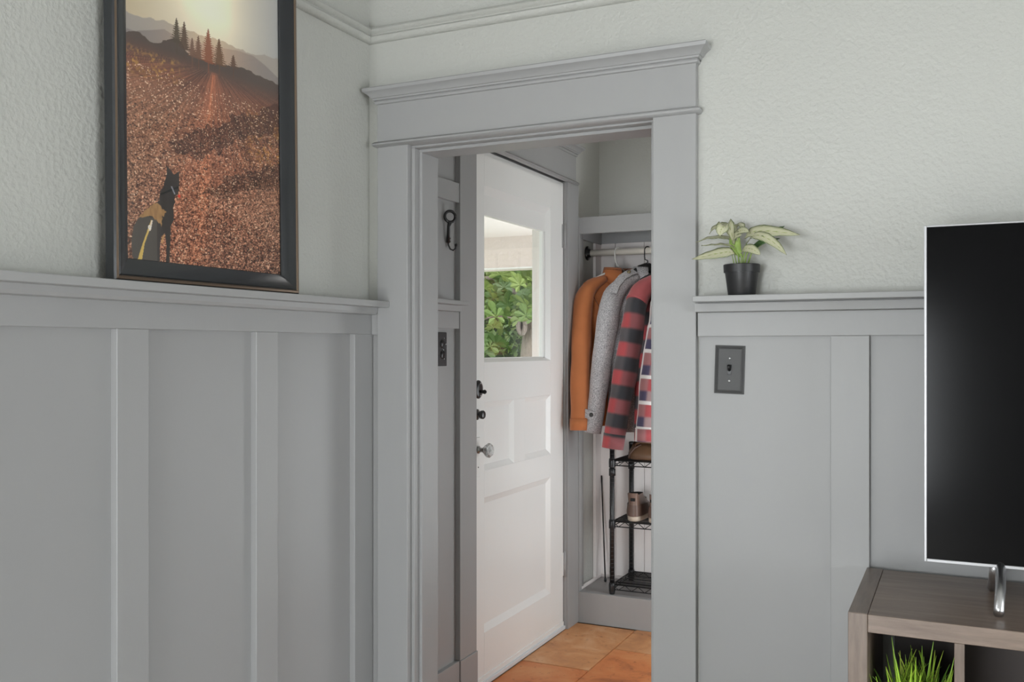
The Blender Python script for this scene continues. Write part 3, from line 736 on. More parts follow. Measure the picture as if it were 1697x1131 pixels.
s2 = nt.nodes.new('ShaderNodeMath'); s2.operation = 'MULTIPLY_ADD'; s2.inputs[1].default_value = .05; nt.links.new(si.outputs[0], s2.inputs[0]); nt.links.new(ab.outputs[0], s2.inputs[2])
nz = nt.nodes.new('ShaderNodeTexNoise'); nz.inputs['Scale'].default_value = 60
s3 = nt.nodes.new('ShaderNodeMath'); s3.operation = 'MULTIPLY_ADD'; s3.inputs[1].default_value = .16; nt.links.new(nz.outputs['Fac'], s3.inputs[0]); nt.links.new(s2.outputs[0], s3.inputs[2])
rp = nt.nodes.new('ShaderNodeValToRGB'); e = rp.color_ramp.elements
e[0].position = .06; e[0].color = (.26, .32, .10, 1); e[1].position = .60; e[1].color = (.10, .14, .055, 1)
for p_, c_ in ((.13, (.53, .52, .36)), (.42, (.48, .48, .32)), (.52, (.26, .28, .15))):
    x = e.new(p_); x.color = (*c_, 1)
nt.links.new(s3.outputs[0], rp.inputs[0]); nt.links.new(rp.outputs[0], b.inputs['Base Color'])
b.inputs['Roughness'].default_value = .45; b.inputs['Subsurface Weight'].default_value = .08; b.inputs['Subsurface Radius'].default_value = (.01, .01, .004)
LEAFD = mat('dark_green_leaf', (.05, .11, .03), .45, var=.3, vscale=40)
STEMM = mat('green_stem', (.25, .36, .08), .5, var=.25, vscale=50)

def bez(p, n):
    """Catmull-Rom through the points"""
    P_ = [Vector(q) for q in p]; P_ = [2 * P_[0] - P_[1]] + P_ + [2 * P_[-1] - P_[-2]]
    out = []
    m_ = len(P_) - 3
    for k in range(n + 1):
        t = k / n * m_; i = min(int(t), m_ - 1); t -= i
        a, b_, c, d = P_[i:i + 4]
        out.append(.5 * ((2 * b_) + (c - a) * t + (2 * a - 5 * b_ + 4 * c - d) * t * t + (3 * b_ - a - 3 * c + d) * t ** 3))
    return out
def leaf(name, spine, width, m, parent, side=(0, 1, 0), fold=.25, n=12, peak=.42):
    """spine points in plant coordinates; side: direction of the blade's width"""
    pts = bez(spine, n); sd = Vector(side).normalized()
    bm = bmesh.new(); rows, uvs = [], []
    for k, p in enumerate(pts):
        t = k / n
        w = width * (math.sin(PI * min(1, t / (2 * peak)) ) if t < peak else math.cos(PI / 2 * (t - peak) / (1 - peak)) ** .8)
        w = max(w, .0006)
        tg = (pts[min(k + 1, n)] - pts[max(k - 1, 0)]).normalized()
        s_ = (sd - tg * sd.dot(tg)).normalized(); nn = tg.cross(s_)
        if nn.z < 0: nn = -nn
        row = []
        for q in (-1, -.5, 0, .5, 1):
            row.append(p + s_ * (w * q) + nn * (fold * w * abs(q) + .0012 * math.sin(k * 1.9 + q * 3)))
        rows.append(row); uvs.append([((q + 1) / 2, t) for q in (-1, -.5, 0, .5, 1)])
    grid_faces(bm, rows, False, uvs)
    o = obj(name, bm, m, parent, True, recalc=False)
    md = o.modifiers.new('thickness', 'SOLIDIFY'); md.thickness = .0006
    return o
def q(X, Y, dy=0.0):
    """plant coordinates from measured offsets (1/7.54 of 1.55 mm steps), dy toward the room"""
    return ((X - 668) / 7.54 * .00155, -dy, (1040 - Y) / 7.54 * .00155)
LV = [
    # spine, width, side, fold
    ([q(600, 330, .004), q(530, 200, .008), q(430, 165, .012), q(330, 190, .016), q(280, 250, .018)], .0135, (.15, 1, .75), .2),
    ([q(585, 380, .012), q(545, 180, .030), q(490, 180, .040), q(455, 240, .046), q(450, 300, .048)], .0150, (1, .35, .3), .2),
    ([q(600, 300, .0), q(600, 180, -.004), q(650, 150, -.006), q(700, 210, -.004)], .0120, (.5, 1, .6), .2),
    ([q(590, 390, .002), q(500, 310, .004), q(380, 295, .006), q(240, 300, .008), q(90, 345, .008)], .0085, (.1, 1, .55), .15),
    ([q(610, 450, .014), q(540, 410, .020), q(430, 395, .026), q(320, 398, .030), q(195, 402, .034)], .0060, (.1, 1, .4), .15),
    ([q(600, 520, .020), q(540, 495, .026), q(420, 510, .034), q(260, 540, .040), q(90, 575, .044)], .0125, (.1, .6, 1), .1),
    ([q(720, 330, .012), q(800, 265, .018), q(960, 255, .026), q(1180, 285, .032), q(1405, 332, .034)], .0135, (0, .5, 1), .1),
    ([q(740, 400, .016), q(850, 310, .028), q(1000, 345, .038), q(1140, 450, .044), q(1255, 572, .046)], .0105, (.55, .4, .8), .12),
    ([q(680, 520, .022), q(740, 470, .034), q(820, 475, .044), q(900, 520, .050), q(945, 560, .052)], .0100, (.3, .5, 1), .12),
    ([q(640, 420, .010), q(640, 270, .024), q(700, 240, .034), q(760, 250, .040), q(800, 265, .042)], .0085, (0, .6, 1), .15),
    ([q(620, 420, .008), q(600, 330, .022), q(640, 290, .030), q(700, 300, .034)], .0110, (.2, .4, 1), .15),
]
for sp_, w_, sd_, fo_ in LV: leaf('leaf', sp_, w_ * 1.3, LEAFM, pp, sd_, fo_)
leaf('leaf', [q(760, 480, .0), q(880, 400, -.004), q(1040, 270, -.010), q(1120, 215, -.012), q(1185, 185, -.012)], .0075, LEAFD, pp, (.5, .3, .8), .15)
leaf('leaf', [q(750, 500, .004), q(850, 420, .004), q(960, 370, .004), q(1140, 345, .004)], .0080, LEAFD, pp, (.3, .3, .9), .15)
leaf('leaf', [q(660, 560, .008), q(600, 470, .012), q(560, 380, .014), q(540, 300, .014)], .0085, STEMM, pp, (1, .3, 0), .2)
leaf('leaf', [q(690, 560, .008), q(640, 460, .014), q(640, 380, .018), q(660, 310, .018)], .0085, STEMM, pp, (1, .3, 0), .2)
for a, b_, c, r in (((620, 650, 0), (590, 540, .006), (585, 390, .010), .0014), ((650, 650, .004), (640, 560, .012), (610, 430, .014), .0018), ((680, 650, .002), (700, 560, .010), (745, 400, .016), .0020), ((700, 650, .006), (740, 530, .010), (800, 420, .012), .0020), ((660, 650, .010), (680, 590, .016), (690, 520, .022), .0016), ((720, 650, 0), (800, 480, 0), (960, 380, 0), .0018), ((600, 650, .008), (575, 580, .016), (570, 520, .022), .0012)):
    tube('stem', [(*q(*a)[:2], .066), q(*b_), q(*c)], [(r * 1.3,) * 2, (r,) * 2, (r * .7,) * 2], STEMM, pp, 7)

# ------------------------------------------------------------------ television on its stand
tv = thing('television', 'flat television with thin silver edge standing on the wooden shelf unit', 'television', (-.071, 2.250, .7912))
TW, TB, TT = 1.31, .0735, .810
SCREEN = mat('black_screen', (.004, .004, .0045), .15, spec=.10)
SILV = mat('silver_bezel', (.42, .42, .43), .4, metal=.5)
bm = bmesh.new(); add_box(bm, .0, TW, 0, .012, TB, TT, .002); add_box(bm, .04, TW - .04, .012, .045, TB + .04, TT - .25, .006)
obj('housing', bm, BLACKP, tv)
boxes('bezel', [(-.0015, .004, -.004, .013, TB, TT), (TW - .004, TW + .0015, -.004, .013, TB, TT), (.004, TW - .004, -.004, .013, TT - .004, TT), (.004, TW - .004, -.004, .013, TB, TB + .007)], SILV, tv, .001)
box('screen', .004, TW - .004, -.0025, 0.0, TB + .007, TT - .004, SCREEN, tv)
for xx in (.140, TW - .140):
    tube('leg', [(xx + .008, .004, TB + .002), (xx + .006, -.050, .040), (xx, -.122, .008)], [(.0125, .010), (.0125, .010), (.0125, .010)], CHROME, tv, 16)
    tube('leg', [(xx - .004, .010, TB + .002), (xx - .004, .055, .040), (xx - .006, .112, .008)], [(.0125, .010), (.0125, .010), (.0125, .010)], CHROME, tv, 16)

# ------------------------------------------------------------------ shelf unit
cs = thing('shelf_unit', 'grey brown wooden cubby shelf unit carrying the television', 'shelf unit', (-.209, 2.039, 0))
CL, CD, CH = 1.56, .430, .790
box('side_panel', 0, .0375, 0, CD, 0, CH, CONSOLE_V, cs, .0012)
box('side_panel', CL - .0375, CL, 0, CD, 0, CH, CONSOLE_V, cs, .0012)
box('side_cap', .0005, .037, .0005, CD - .0005, CH, CH + .0006, CONSOLE_Y, cs)
box('top_board', .0380, CL - .038, 0.001, CD, CH - .0375, CH - .0008, CONSOLE_W, cs, .0012)
box('bottom_board', .038, CL - .038, 0.001, CD, .0, .0375, CONSOLE_W, cs, .0012)
box('shelf', .038, CL - .038, .002, CD - .004, .386, .404, CONSOLE_W, cs, .001)
for xx in (.1975, .56, .90, 1.24): box('divider', xx, xx + .0185, .001, CD - .006, .404, CH - .0375, CONSOLE_V, cs, .001)
for xx in (.56, .90): box('divider', xx, xx + .0185, .001, CD - .006, .0375, .386, CONSOLE_V, cs, .001)
box('back_panel', .064, CL - .04, CD - .006, CD - .001, .04, CH - .04, CONSOLE_D, cs)

# artificial grass in a white pot inside the unit
gp = thing('grass_plant', 'bright green artificial grass plant inside the shelf unit', 'plant', (-.088, 2.150, .405))
pt_ = lathe('pot', [(0, 0), (.045, 0), (.052, .085), (.054, .088), (.050, .088), (.048, .075), (0, .075)], mat('white_ceramic', (.75, .75, .73), .3), gp, 28); pt_.scale = (1.3, 1, 1)
GB = [mat('bright_green_blade', (.36, .60, .05), .45, var=.2, vscale=30), mat('yellow_green_blade', (.58, .74, .10), .45, var=.2, vscale=30), mat('deep_green_blade', (.18, .38, .05), .45, var=.2, vscale=30)]
bmeshes = []
for k in range(9):
    bm = bmesh.new(); h = .155 + .011 * k; bend = .008 + .004 * (k % 5)
    rows = []
    for j in range(6):
        t = j / 5; w = .0042 * (1 - t ** 2.2) + .0003
        x = bend * t * t * (1 + k % 3); z = h * (t - .12 * t * t * (k % 3))
        rows.append([(x, -w, z), (x + .0008, 0, z), (x, w, z)])
    grid_faces(bm, rows)
    me = bpy.data.meshes.new('blade'); bm.to_mesh(me); bm.free(); me.materials.append(GB[k % 3])
    for p in me.polygons: p.use_smooth = True
    bmeshes.append(me)
for k in range(280):
    a, r = random.uniform(0, 2 * PI), .046 * math.sqrt(random.random())
    o = bpy.data.objects.new('blade', random.choice(bmeshes)); C.objects.link(o); o.parent = gp
    o.location = (1.3 * r * math.cos(a), r * math.sin(a), .070)
    out = r / .046
    aa = a + random.uniform(-.9, .9)
    o.rotation_euler = (random.uniform(-.10, .10), (.04 + .20 * out) * (.45 + .55 * abs(math.sin(aa))), aa)
    s_ = random.uniform(.8, 1.08); o.scale = (s_, s_, s_)
    if abs(r * math.cos(a) + .08 * math.cos(aa)) > .082: o.rotation_euler.z = aa + PI
# ------------------------------------------------------------------ garments in the niche
def fabric(name, col, rough=.85, var=.12, vscale=14, bump=.25, bscale=400, sheen=.2):
    return mat(name, col, rough, spec=.25, var=var, vscale=vscale, bump=bump, bscale=bscale, sheen=sheen, dist=.001)
SUEDE = fabric('rust_suede', (.52, .175, .062), .8, .22, 9, .2, 300)
SUEDE2 = fabric('dark_rust_lining', (.14, .055, .03), .85)
def tweed_mat():
    m, nt, b = nodes('grey_tweed')
    tc = nt.nodes.new('ShaderNodeTexCoord')
    n = nt.nodes.new('ShaderNodeTexNoise'); n.inputs['Scale'].default_value = 260; n.inputs['Detail'].default_value = 3
    n2 = nt.nodes.new('ShaderNodeTexNoise'); n2.inputs['Scale'].default_value = 9
    nt.links.new(tc.outputs['Object'], n.inputs['Vector']); nt.links.new(tc.outputs['Object'], n2.inputs['Vector'])
    r = nt.nodes.new('ShaderNodeValToRGB'); r.color_ramp.elements[0].position = .33; r.color_ramp.elements[1].position = .66
    r.color_ramp.elements[0].color = (.22, .21, .22, 1); r.color_ramp.elements[1].color = (.64, .62, .63, 1)
    nt.links.new(n.outputs['Fac'], r.inputs[0]); nt.links.new(r.outputs[0], b.inputs['Base Color'])
    u = nt.nodes.new('ShaderNodeBump'); u.inputs['Strength'].default_value = .4; u.inputs['Distance'].default_value = .001
    nt.links.new(n.outputs['Fac'], u.inputs['Height']); nt.links.new(u.outputs[0], b.inputs['Normal'])
    b.inputs['Roughness'].default_value = .9; b.inputs['Sheen Weight'].default_value = .2
    return m
TWEED = tweed_mat()
def plaid_mat(name, base, dark, both, period, offs, duty=.5, extra=None):
    """woven check from the cloth's own uv: bands along both threads"""
    m, nt, b = nodes(name)
    uvn = nt.nodes.new('ShaderNodeUVMap'); sp = nt.nodes.new('ShaderNodeSeparateXYZ'); nt.links.new(uvn.outputs[0], sp.inputs[0])
    def band(ch, per, off, du, soft=.06):
        a = nt.nodes.new('ShaderNodeMath'); a.operation = 'MULTIPLY_ADD'; a.inputs[1].default_value = 1 / per; a.inputs[2].default_value = off; nt.links.new(sp.outputs[ch], a.inputs[0])
        f = nt.nodes.new('ShaderNodeMath'); f.operation = 'FRACT'; nt.links.new(a.outputs[0], f.inputs[0])
        s_ = nt.nodes.new('ShaderNodeMath'); s_.operation = 'SUBTRACT'; s_.inputs[1].default_value = .5; nt.links.new(f.outputs[0], s_.inputs[0])
        q_ = nt.nodes.new('ShaderNodeMath'); q_.operation = 'ABSOLUTE'; nt.links.new(s_.outputs[0], q_.inputs[0])
        r = nt.nodes.new('ShaderNodeMapRange'); r.interpolation_type = 'SMOOTHSTEP'
        r.inputs['From Min'].default_value = du / 2 - soft; r.inputs['From Max'].default_value = du / 2 + soft; r.inputs['To Min'].default_value = 1; r.inputs['To Max'].default_value = 0
        nt.links.new(q_.outputs[0], r.inputs['Value']); return r.outputs[0]
    def mix(fac, a, b_):
        x = nt.nodes.new('ShaderNodeMix'); x.data_type = 'RGBA'
        if isinstance(fac, float): x.inputs['Factor'].default_value = fac
        else: nt.links.new(fac, x.inputs['Factor'])
        for nm, v in (('A', a), ('B', b_)):
            if isinstance(v, tuple): x.inputs[nm].default_value = (*v, 1)
            else: nt.links.new(v, x.inputs[nm])
        return x.outputs['Result']
    h = band(1, period[1], offs[1], duty); v = band(0, period[0], offs[0], duty)
    c = mix(h, mix(v, base, tuple((np.array(base) * .45 + np.array(dark) * .55))), mix(v, dark, both))
    if extra:
        for ch, per, off, du, colr in extra: c = mix(band(ch, per, off, du, .02), c, colr)
    n = nt.nodes.new('ShaderNodeTexNoise'); n.inputs['Scale'].default_value = 350
    r = nt.nodes.new('ShaderNodeMapRange'); r.inputs['To Min'].default_value = .72; r.inputs['To Max'].default_value = 1.25; nt.links.new(n.outputs['Fac'], r.inputs['Value'])
    mu = nt.nodes.new('ShaderNodeMix'); mu.data_type = 'RGBA'; mu.blend_type = 'MULTIPLY'; mu.inputs['Factor'].default_value = 1.0
    nt.links.new(c, mu.inputs['A']); nt.links.new(r.outputs[0], mu.inputs['B']); nt.links.new(mu.outputs['Result'], b.inputs['Base Color'])
    b.inputs['Roughness'].default_value = .9; b.inputs['Sheen Weight'].default_value = .2
    return m
PLAID = plaid_mat('red_black_check', (.46, .072, .078), (.090, .080, .086), (.034, .034, .040), (.21, .132), (.15, .35), .50)
PLAID2 = plaid_mat('red_white_navy_check', (.36, .06, .065), (.30, .20, .20), (.06, .05, .10), (.115, .115), (.3, .2), .42,
                   [(0, .115, .05, .14, (.66, .62, .60)), (1, .115, .45, .14, (.66, .62, .60))])

def torso(name, m, parent, A0, A1, ztop, slope, hem, T, neck=.065, flare=0.03, fold=.012, na=30, nv=22, seed=0, neck_drop=.0):
    """flat hung body: local x along the hanger (near -A0 .. far A1), y out of the face, z down from ztop"""
    bm = bmesh.new(); uvl = bm.loops.layers.uv.verify()
    def sheet(sgn):
        rows, uv = [], []
        for j in range(nv + 1):
            v = j / nv; row = []; ur = []
            for i in range(na + 1):
                s_ = -1 + 2 * i / na; A = A0 if s_ < 0 else A1
                a = s_ * A * (1 + flare * v)
                zt = ztop - slope * max(0, abs(a) - neck) - (neck_drop if abs(a) < neck and sgn < 0 else 0)
                z = zt + (hem - zt) * v
                prof = max(0, 1 - abs(s_) ** 2.6) ** .5
                grow = min(1, .18 + 1.5 * v ** .6)
                f = fold * v * math.sin(a * 46 + seed + 1.5 * math.sin(z * 7 + seed)) * prof
                y = sgn * (T * prof * grow) + f
                row.append((a, y, z)); ur.append((a, z))
            rows.append(row); uv.append(ur)
        return grid_faces(bm, rows, False, uv)
    sheet(-1); sheet(1)
    bmesh.ops.remove_doubles(bm, verts=bm.verts[:], dist=1e-4)
    return obj(name, bm, m, parent, True)

def local(t, pts):
    """world points to the thing's own coordinates"""
    M = Matrix.LocRotScale(t.location, t.rotation_euler, None).inverted()
    return [M @ Vector(p) for p in pts]

def sleeve(name, m, t, pts, rad, seg=20, wr=.05, seed=0):
    P_ = bez(local(t, pts), 26); n = len(P_)
    R_ = [(np.interp(k / (n - 1), np.linspace(0, 1, len(rad)), [r[0] for r in rad]), np.interp(k / (n - 1), np.linspace(0, 1, len(rad)), [r[1] for r in rad])) for k in range(n)]
    bm = bmesh.new(); vv = add_tube(bm, P_, R_, seg, True, up=(1, 0, 0))
    for k, row in enumerate(vv):
        for i, v in enumerate(row):
            d = v.co - P_[k]
            v.co = P_[k] + d * (1 + wr * noise.noise((v.co.x * 14 + seed, v.co.y * 14, v.co.z * 22)) + wr * .6 * math.sin(k * 1.1 + i * .7 + seed))
    return obj(name, bm, m, t, True)

def collar(name, m, t, c, rx, ry, zc, stand, fall, open_a=.55, spread=.022, gap_dir=0.0, n=26):
    """shirt collar: stand rising from the neck, folding over and falling outside; open toward gap_dir"""
    bm = bmesh.new(); rows = []
    for k in range(n + 1):
        a = gap_dir + open_a / 2 + (2 * PI - open_a) * k / n
        e = abs(k / n - .5) * 2
        f = fall * (1 + .55 * e ** 4)
        ca_, sa_ = math.cos(a), math.sin(a)
        dz = .010 * (1 - e)
        pr = [(rx, ry, 0), (rx * .96, ry * .96, stand + dz), (rx + .004, ry + .004, stand + .004 + dz), (rx + .012, ry + .012, stand - f * .4 + dz), (rx + spread, ry + spread, stand - f + dz), (rx + spread - .004, ry + spread - .004, stand - f + dz + .001), (rx + .006, ry + .006, stand - f * .4 + dz)]
        rows.append([(c[0] + p[0] * ca_, c[1] + p[1] * sa_, zc + p[2]) for p in pr])
    uv = [[(.10 * k / n * 3, p[2]) for p in r] for k, r in enumerate(rows)]
    grid_faces(bm, rows, False, uv)
    return obj(name, bm, m, t, True)

def hang_frame(hook, near):
    """local x axis from near shoulder to far; returns rotation about z"""
    return math.atan2(hook[1] - near[1], hook[0] - near[0])

def hanger_wire(t_name, label, hook, near, m, half0, half1, slope, r, neckz, grp):
    t = thing(t_name, label, 'hanger', (hook[0], ROD[0], ROD[1]), hang_frame(hook, near), grp)
    # hook over the rod, then the neck and two arms
    R_ = .0165 + r + .0006
    pts = [(R_ * math.cos(a), 0, R_ * math.sin(a)) for a in np.linspace(math.radians(-25), math.radians(190), 16)]
    pts += [(-.0195, 0, -.030), (-.016, 0, -.045), (0, 0, neckz + .012), (0, 0, neckz)]
    tube('hook', pts, r, m, t, 8)
    return t

def garment(name, label, cat, hook, near, zoff=0.0):
    t = thing(name, label, cat, (hook[0], ROD[0], 0), hang_frame(hook, near), 'garments hanging in the coat niche')
    return t

GRP_H = 'hangers on the closet rod'
# --- orange suede jacket on a white plastic hanger
HK, NR = (-1.535, ROD[0]), (-1.640, 4.235)
h1 = hanger_wire('coat_hanger', 'white plastic hanger holding the rust orange jacket', HK, NR, mat('white_plastic', (.78, .76, .72), .35), .2, .17, .4, .0042, -.083, GRP_H)
for s_, ln in ((-1, .200), (1, .165)):
    tube('arm', [(0, 0, -.078), (s_ * .03, 0, -.088), (s_ * ln, 0, -.088 - (ln - .03) * .42)], [(.006, .0042)] * 3, MATS['white_plastic'], h1, 8)
boxes('neck_web', [(-.016, .016, -.003, .003, -.098, -.078)], MATS['white_plastic'], h1, .002)
J1 = garment('suede_jacket', 'rust orange suede jacket on the white hanger', 'jacket', HK, NR)
torso('body', SUEDE, J1, .225, .160, 1.700, .36, .955, .050, .075, .05, .010, seed=1.0, neck_drop=.02)
sleeve('sleeve', SUEDE, J1, [(-1.585, 4.350, 1.668), (-1.618, 4.280, 1.634), (-1.636, 4.225, 1.565), (-1.634, 4.195, 1.44), (-1.626, 4.160, 1.28), (-1.618, 4.135, 1.12), (-1.612, 4.125, .975)], [(.022, .034), (.034, .044), (.044, .048), (.048, .047), (.048, .044), (.051, .042), (.052, .044)], seed=2)
tube('cuff', local(J1, [(-1.612, 4.125, 1.000), (-1.611, 4.122, .946)]), [(.056, .047), (.055, .046)], SUEDE, J1, 24, up=(1, 0, 0))
sleeve('sleeve', SUEDE, J1, [(-1.455, 4.560, 1.640), (-1.440, 4.545, 1.45), (-1.430, 4.535, 1.2), (-1.425, 4.53, .98)], [(.030, .025), (.042, .030), (.042, .030), (.042, .030)], seed=3)
collar('collar', SUEDE, J1, (0, 0), .078, .046, 1.688, .034, .066, .5, .016, -PI / 2)
collar('collar_lining', SUEDE2, J1, (0, 0), .074, .042, 1.690, .026, .004, .3, .001, -PI / 2)
for pts in ([(-.205, -.034, 1.60), (-.150, -.0555, 1.500), (-.120, -.0565, 1.470), (-.02, -.058, 1.455)], [(-.115, -.0560, 1.465), (-.10, -.0575, 1.2), (-.095, -.058, .97)]):
    tube('seam', pts, .0018, SUEDE2, J1, 6)
bm = bmesh.new(); add_box(bm, -.115, -.025, -.063, -.053, 1.385, 1.445, .004); obj('pocket_flap', bm, SUEDE, J1)
# --- grey tweed coat on a broad black hanger
HK, NR = (-1.382, ROD[0]), (-1.515, 4.225)
BH = mat('black_hanger_plastic', (.012, .012, .012), .4)
h2 = hanger_wire('coat_hanger', 'broad black hanger holding the grey tweed coat', HK, NR, BH, .2, .16, .4, .0028, -.060, GRP_H)
for s_, ln in ((-1, .215), (1, .150)):
    tube('arm', [(0, 0, -.082), (s_ * .05, -.002, -.096), (s_ * .12, -.004, -.132), (s_ * ln, -.004, -.180)], [(.024, .012), (.024, .014), (.014, .016), (.008, .016)], BH, h2, 12, up=(0, 0, 1))
J2 = garment('tweed_coat', 'grey tweed coat with buttoned shoulder strap on black hanger', 'coat', HK, NR)
torso('body', TWEED, J2, .235, .150, 1.692, .42, .93, .052, .070, .04, .010, seed=4.0, neck_drop=.02)
sleeve('sleeve', TWEED, J2, [(-1.425, 4.370, 1.672), (-1.465, 4.290, 1.634), (-1.497, 4.228, 1.560), (-1.504, 4.190, 1.44), (-1.520, 4.165, 1.28), (-1.536, 4.145, 1.10), (-1.556, 4.135, .935)], [(.024, .036), (.040, .048), (.050, .050), (.053, .048), (.048, .044), (.043, .040), (.040, .036)], seed=5)
sleeve('sleeve', TWEED, J2, [(-1.315, 4.535, 1.62), (-1.305, 4.535, 1.40), (-1.30, 4.53, 1.15), (-1.30, 4.525, .96)], [(.028, .025), (.04, .030), (.040, .030), (.038, .030)], seed=6)
collar('collar', TWEED, J2, (0, 0), .074, .046, 1.680, .040, .075, .9, .018, -PI / 2)
BRASS = mat('aged_brass', (.30, .25, .15), .35, metal=.9)
DKB = mat('dark_button', (.03, .028, .026), .3)
def strap(name, t, pts, w, m, up):
    """flat strap along pts"""
    P_ = [Vector(p) for p in pts]; u_ = Vector(up); bm = bmesh.new(); rows = []
    for k, p in enumerate(P_):
        tg = (P_[min(k + 1, len(P_) - 1)] - P_[max(k - 1, 0)]).normalized(); s_ = tg.cross(u_).normalized(); nn = s_.cross(tg)
        rows.append([p - s_ * w, p - s_ * w + nn * .005, p + s_ * w + nn * .005, p + s_ * w])
    vv = grid_faces(bm, rows, True); bm.faces.new(vv[0][::-1]); bm.faces.new(vv[-1])
    return obj(name, bm, m, t)
RZ2 = Matrix.Rotation(-J2.rotation_euler.z, 3, 'Z')
ep = strap('shoulder_strap', J2, local(J2, [(-1.418, 4.345, 1.700), (-1.434, 4.300, 1.690), (-1.452, 4.255, 1.668), (-1.468, 4.210, 1.630), (-1.474, 4.185, 1.592)]), .019, TWEED, RZ2 @ Vector((.35, -.65, .65)))
lathe('button', [(0, 0), (.010, 0), (.010, .003), (.007, .006), (0, .007)], BRASS, ep, 16, (0, 0, 0))
ep.children[0].location = local(J2, [(-1.432, 4.296, 1.697)])[0]; ep.children[0].rotation_euler = (math.radians(50), 0, -J2.rotation_euler.z)
c2 = local(J2, [(-1.556 - .006, 4.135 - .043, 1.022)])[0]
cs2 = strap('cuff_strap', J2, local(J2, [(-1.590, 4.112, 1.030), (-1.574, 4.100, 1.027), (-1.553, 4.096, 1.022), (-1.535, 4.098, 1.018)]), .020, TWEED, Matrix.Rotation(-J2.rotation_euler.z, 3, 'Z') @ Vector((-.3, -1, 0)))
bt = lathe('button', [(0, 0), (.010, 0), (.010, .003), (.007, .005), (0, .0055)], DKB, cs2, 16)
p_ = local(J2, [(-1.547, 4.0915, 1.022)])[0]; bt.location = p_; bt.rotation_euler = (PI / 2, 0, -J2.rotation_euler.z)
# --- red and black checked flannel shirt jacket
HK, NR = (-1.250, ROD[0]), (-1.388, 4.222)
h3 = hanger_wire('coat_hanger', 'black hanger holding the red and black checked shirt', HK, NR, BH, .2, .16, .4, .0028, -.070, GRP_H)
for s_, ln in ((-1, .205), (1, .150)):
    tube('arm', [(0, 0, -.070), (s_ * .04, 0, -.084), (s_ * ln, 0, -.084 - (ln - .04) * .45)], [(.010, .005)] * 3, BH, h3, 8)
J3 = garment('checked_overshirt', 'red and black checked flannel overshirt on hanger', 'shirt', HK, NR)
torso('body', PLAID, J3, .235, .150, 1.690, .45, .90, .050, .070, .04, .012, seed=7.0, neck_drop=.02)
sleeve('sleeve', PLAID, J3, [(-1.345, 4.255, 1.605), (-1.366, 4.200, 1.53), (-1.372, 4.175, 1.44), (-1.386, 4.160, 1.32), (-1.410, 4.140, 1.15), (-1.440, 4.120, .95), (-1.448, 4.115, .885)], [(.046, .046), (.050, .047), (.055, .048), (.059, .049), (.058, .048), (.051, .044), (.050, .042)], wr=.06, seed=8)
tube('cuff', local(J3, [(-1.442, 4.118, .935), (-1.450, 4.112, .868)]), [(.054, .046), (.053, .045)], PLAID, J3, 24, up=(1, 0, 0))
sleeve('sleeve', PLAID, J3, [(-1.175, 4.535, 1.61), (-1.165, 4.535, 1.40), (-1.16, 4.53, 1.15), (-1.16, 4.525, .93)], [(.028, .025), (.04, .030), (.040, .030), (.038, .030)], seed=9)
collar('collar', PLAID, J3, (0, 0), .072, .046, 1.680, .034, .066, .6, .016, -PI / 2)
REDF = fabric('faded_red_flannel', (.43, .10, .105))
ys = sleeve('shoulder_yoke', REDF, J3, [(-1.285, 4.370, 1.672), (-1.318, 4.310, 1.645), (-1.350, 4.245, 1.602), (-1.366, 4.202, 1.545)], [(.022, .036), (.036, .046), (.049, .049), (.0525, .0495)], wr=.02, seed=4)
# --- red, white and navy checked shirt
HK, NR = (-1.135, ROD[0]), (-1.273, 4.222)
h4 = hanger_wire('coat_hanger', 'white plastic hanger holding the red white and navy checked shirt', HK, NR, MATS['white_plastic'], .2, .16, .4, .0042, -.083, GRP_H)
for s_, ln in ((-1, .205), (1, .150)):
    tube('arm', [(0, 0, -.078), (s_ * .03, 0, -.088), (s_ * ln, 0, -.088 - (ln - .03) * .45)], [(.006, .0042)] * 3, MATS['white_plastic'], h4, 8)
J4 = garment('checked_shirt', 'red white and navy checked shirt beside the flannel overshirt', 'shirt', HK, NR)
torso('body', PLAID2, J4, .230, .150, 1.690, .45, .93, .040, .068, .03, .010, seed=2.0, neck_drop=.02)
sleeve('sleeve', PLAID2, J4, [(-1.18, 4.355, 1.660), (-1.225, 4.270, 1.625), (-1.245, 4.205, 1.54), (-1.245, 4.165, 1.42), (-1.262, 4.135, 1.28), (-1.276, 4.110, 1.08), (-1.284, 4.100, .935)], [(.022, .036), (.040, .046), (.050, .048), (.054, .047), (.055, .046), (.052, .044), (.052, .042)], wr=.05, seed=10)
tube('cuff', local(J4, [(-1.283, 4.100, .968), (-1.285, 4.097, .908)]), [(.056, .046), (.057, .047)], PLAID2, J4, 24, up=(1, 0, 0))
sleeve('sleeve', PLAID2, J4, [(-1.060, 4.535, 1.61), (-1.05, 4.535, 1.40), (-1.045, 4.53, 1.15), (-1.045, 4.525, .95)], [(.028, .025), (.04, .030), (.040, .030), (.038, .030)], seed=11)
collar('collar', PLAID2, J4, (0, 0), .070, .044, 1.680, .034, .064, .6, .016, -PI / 2)

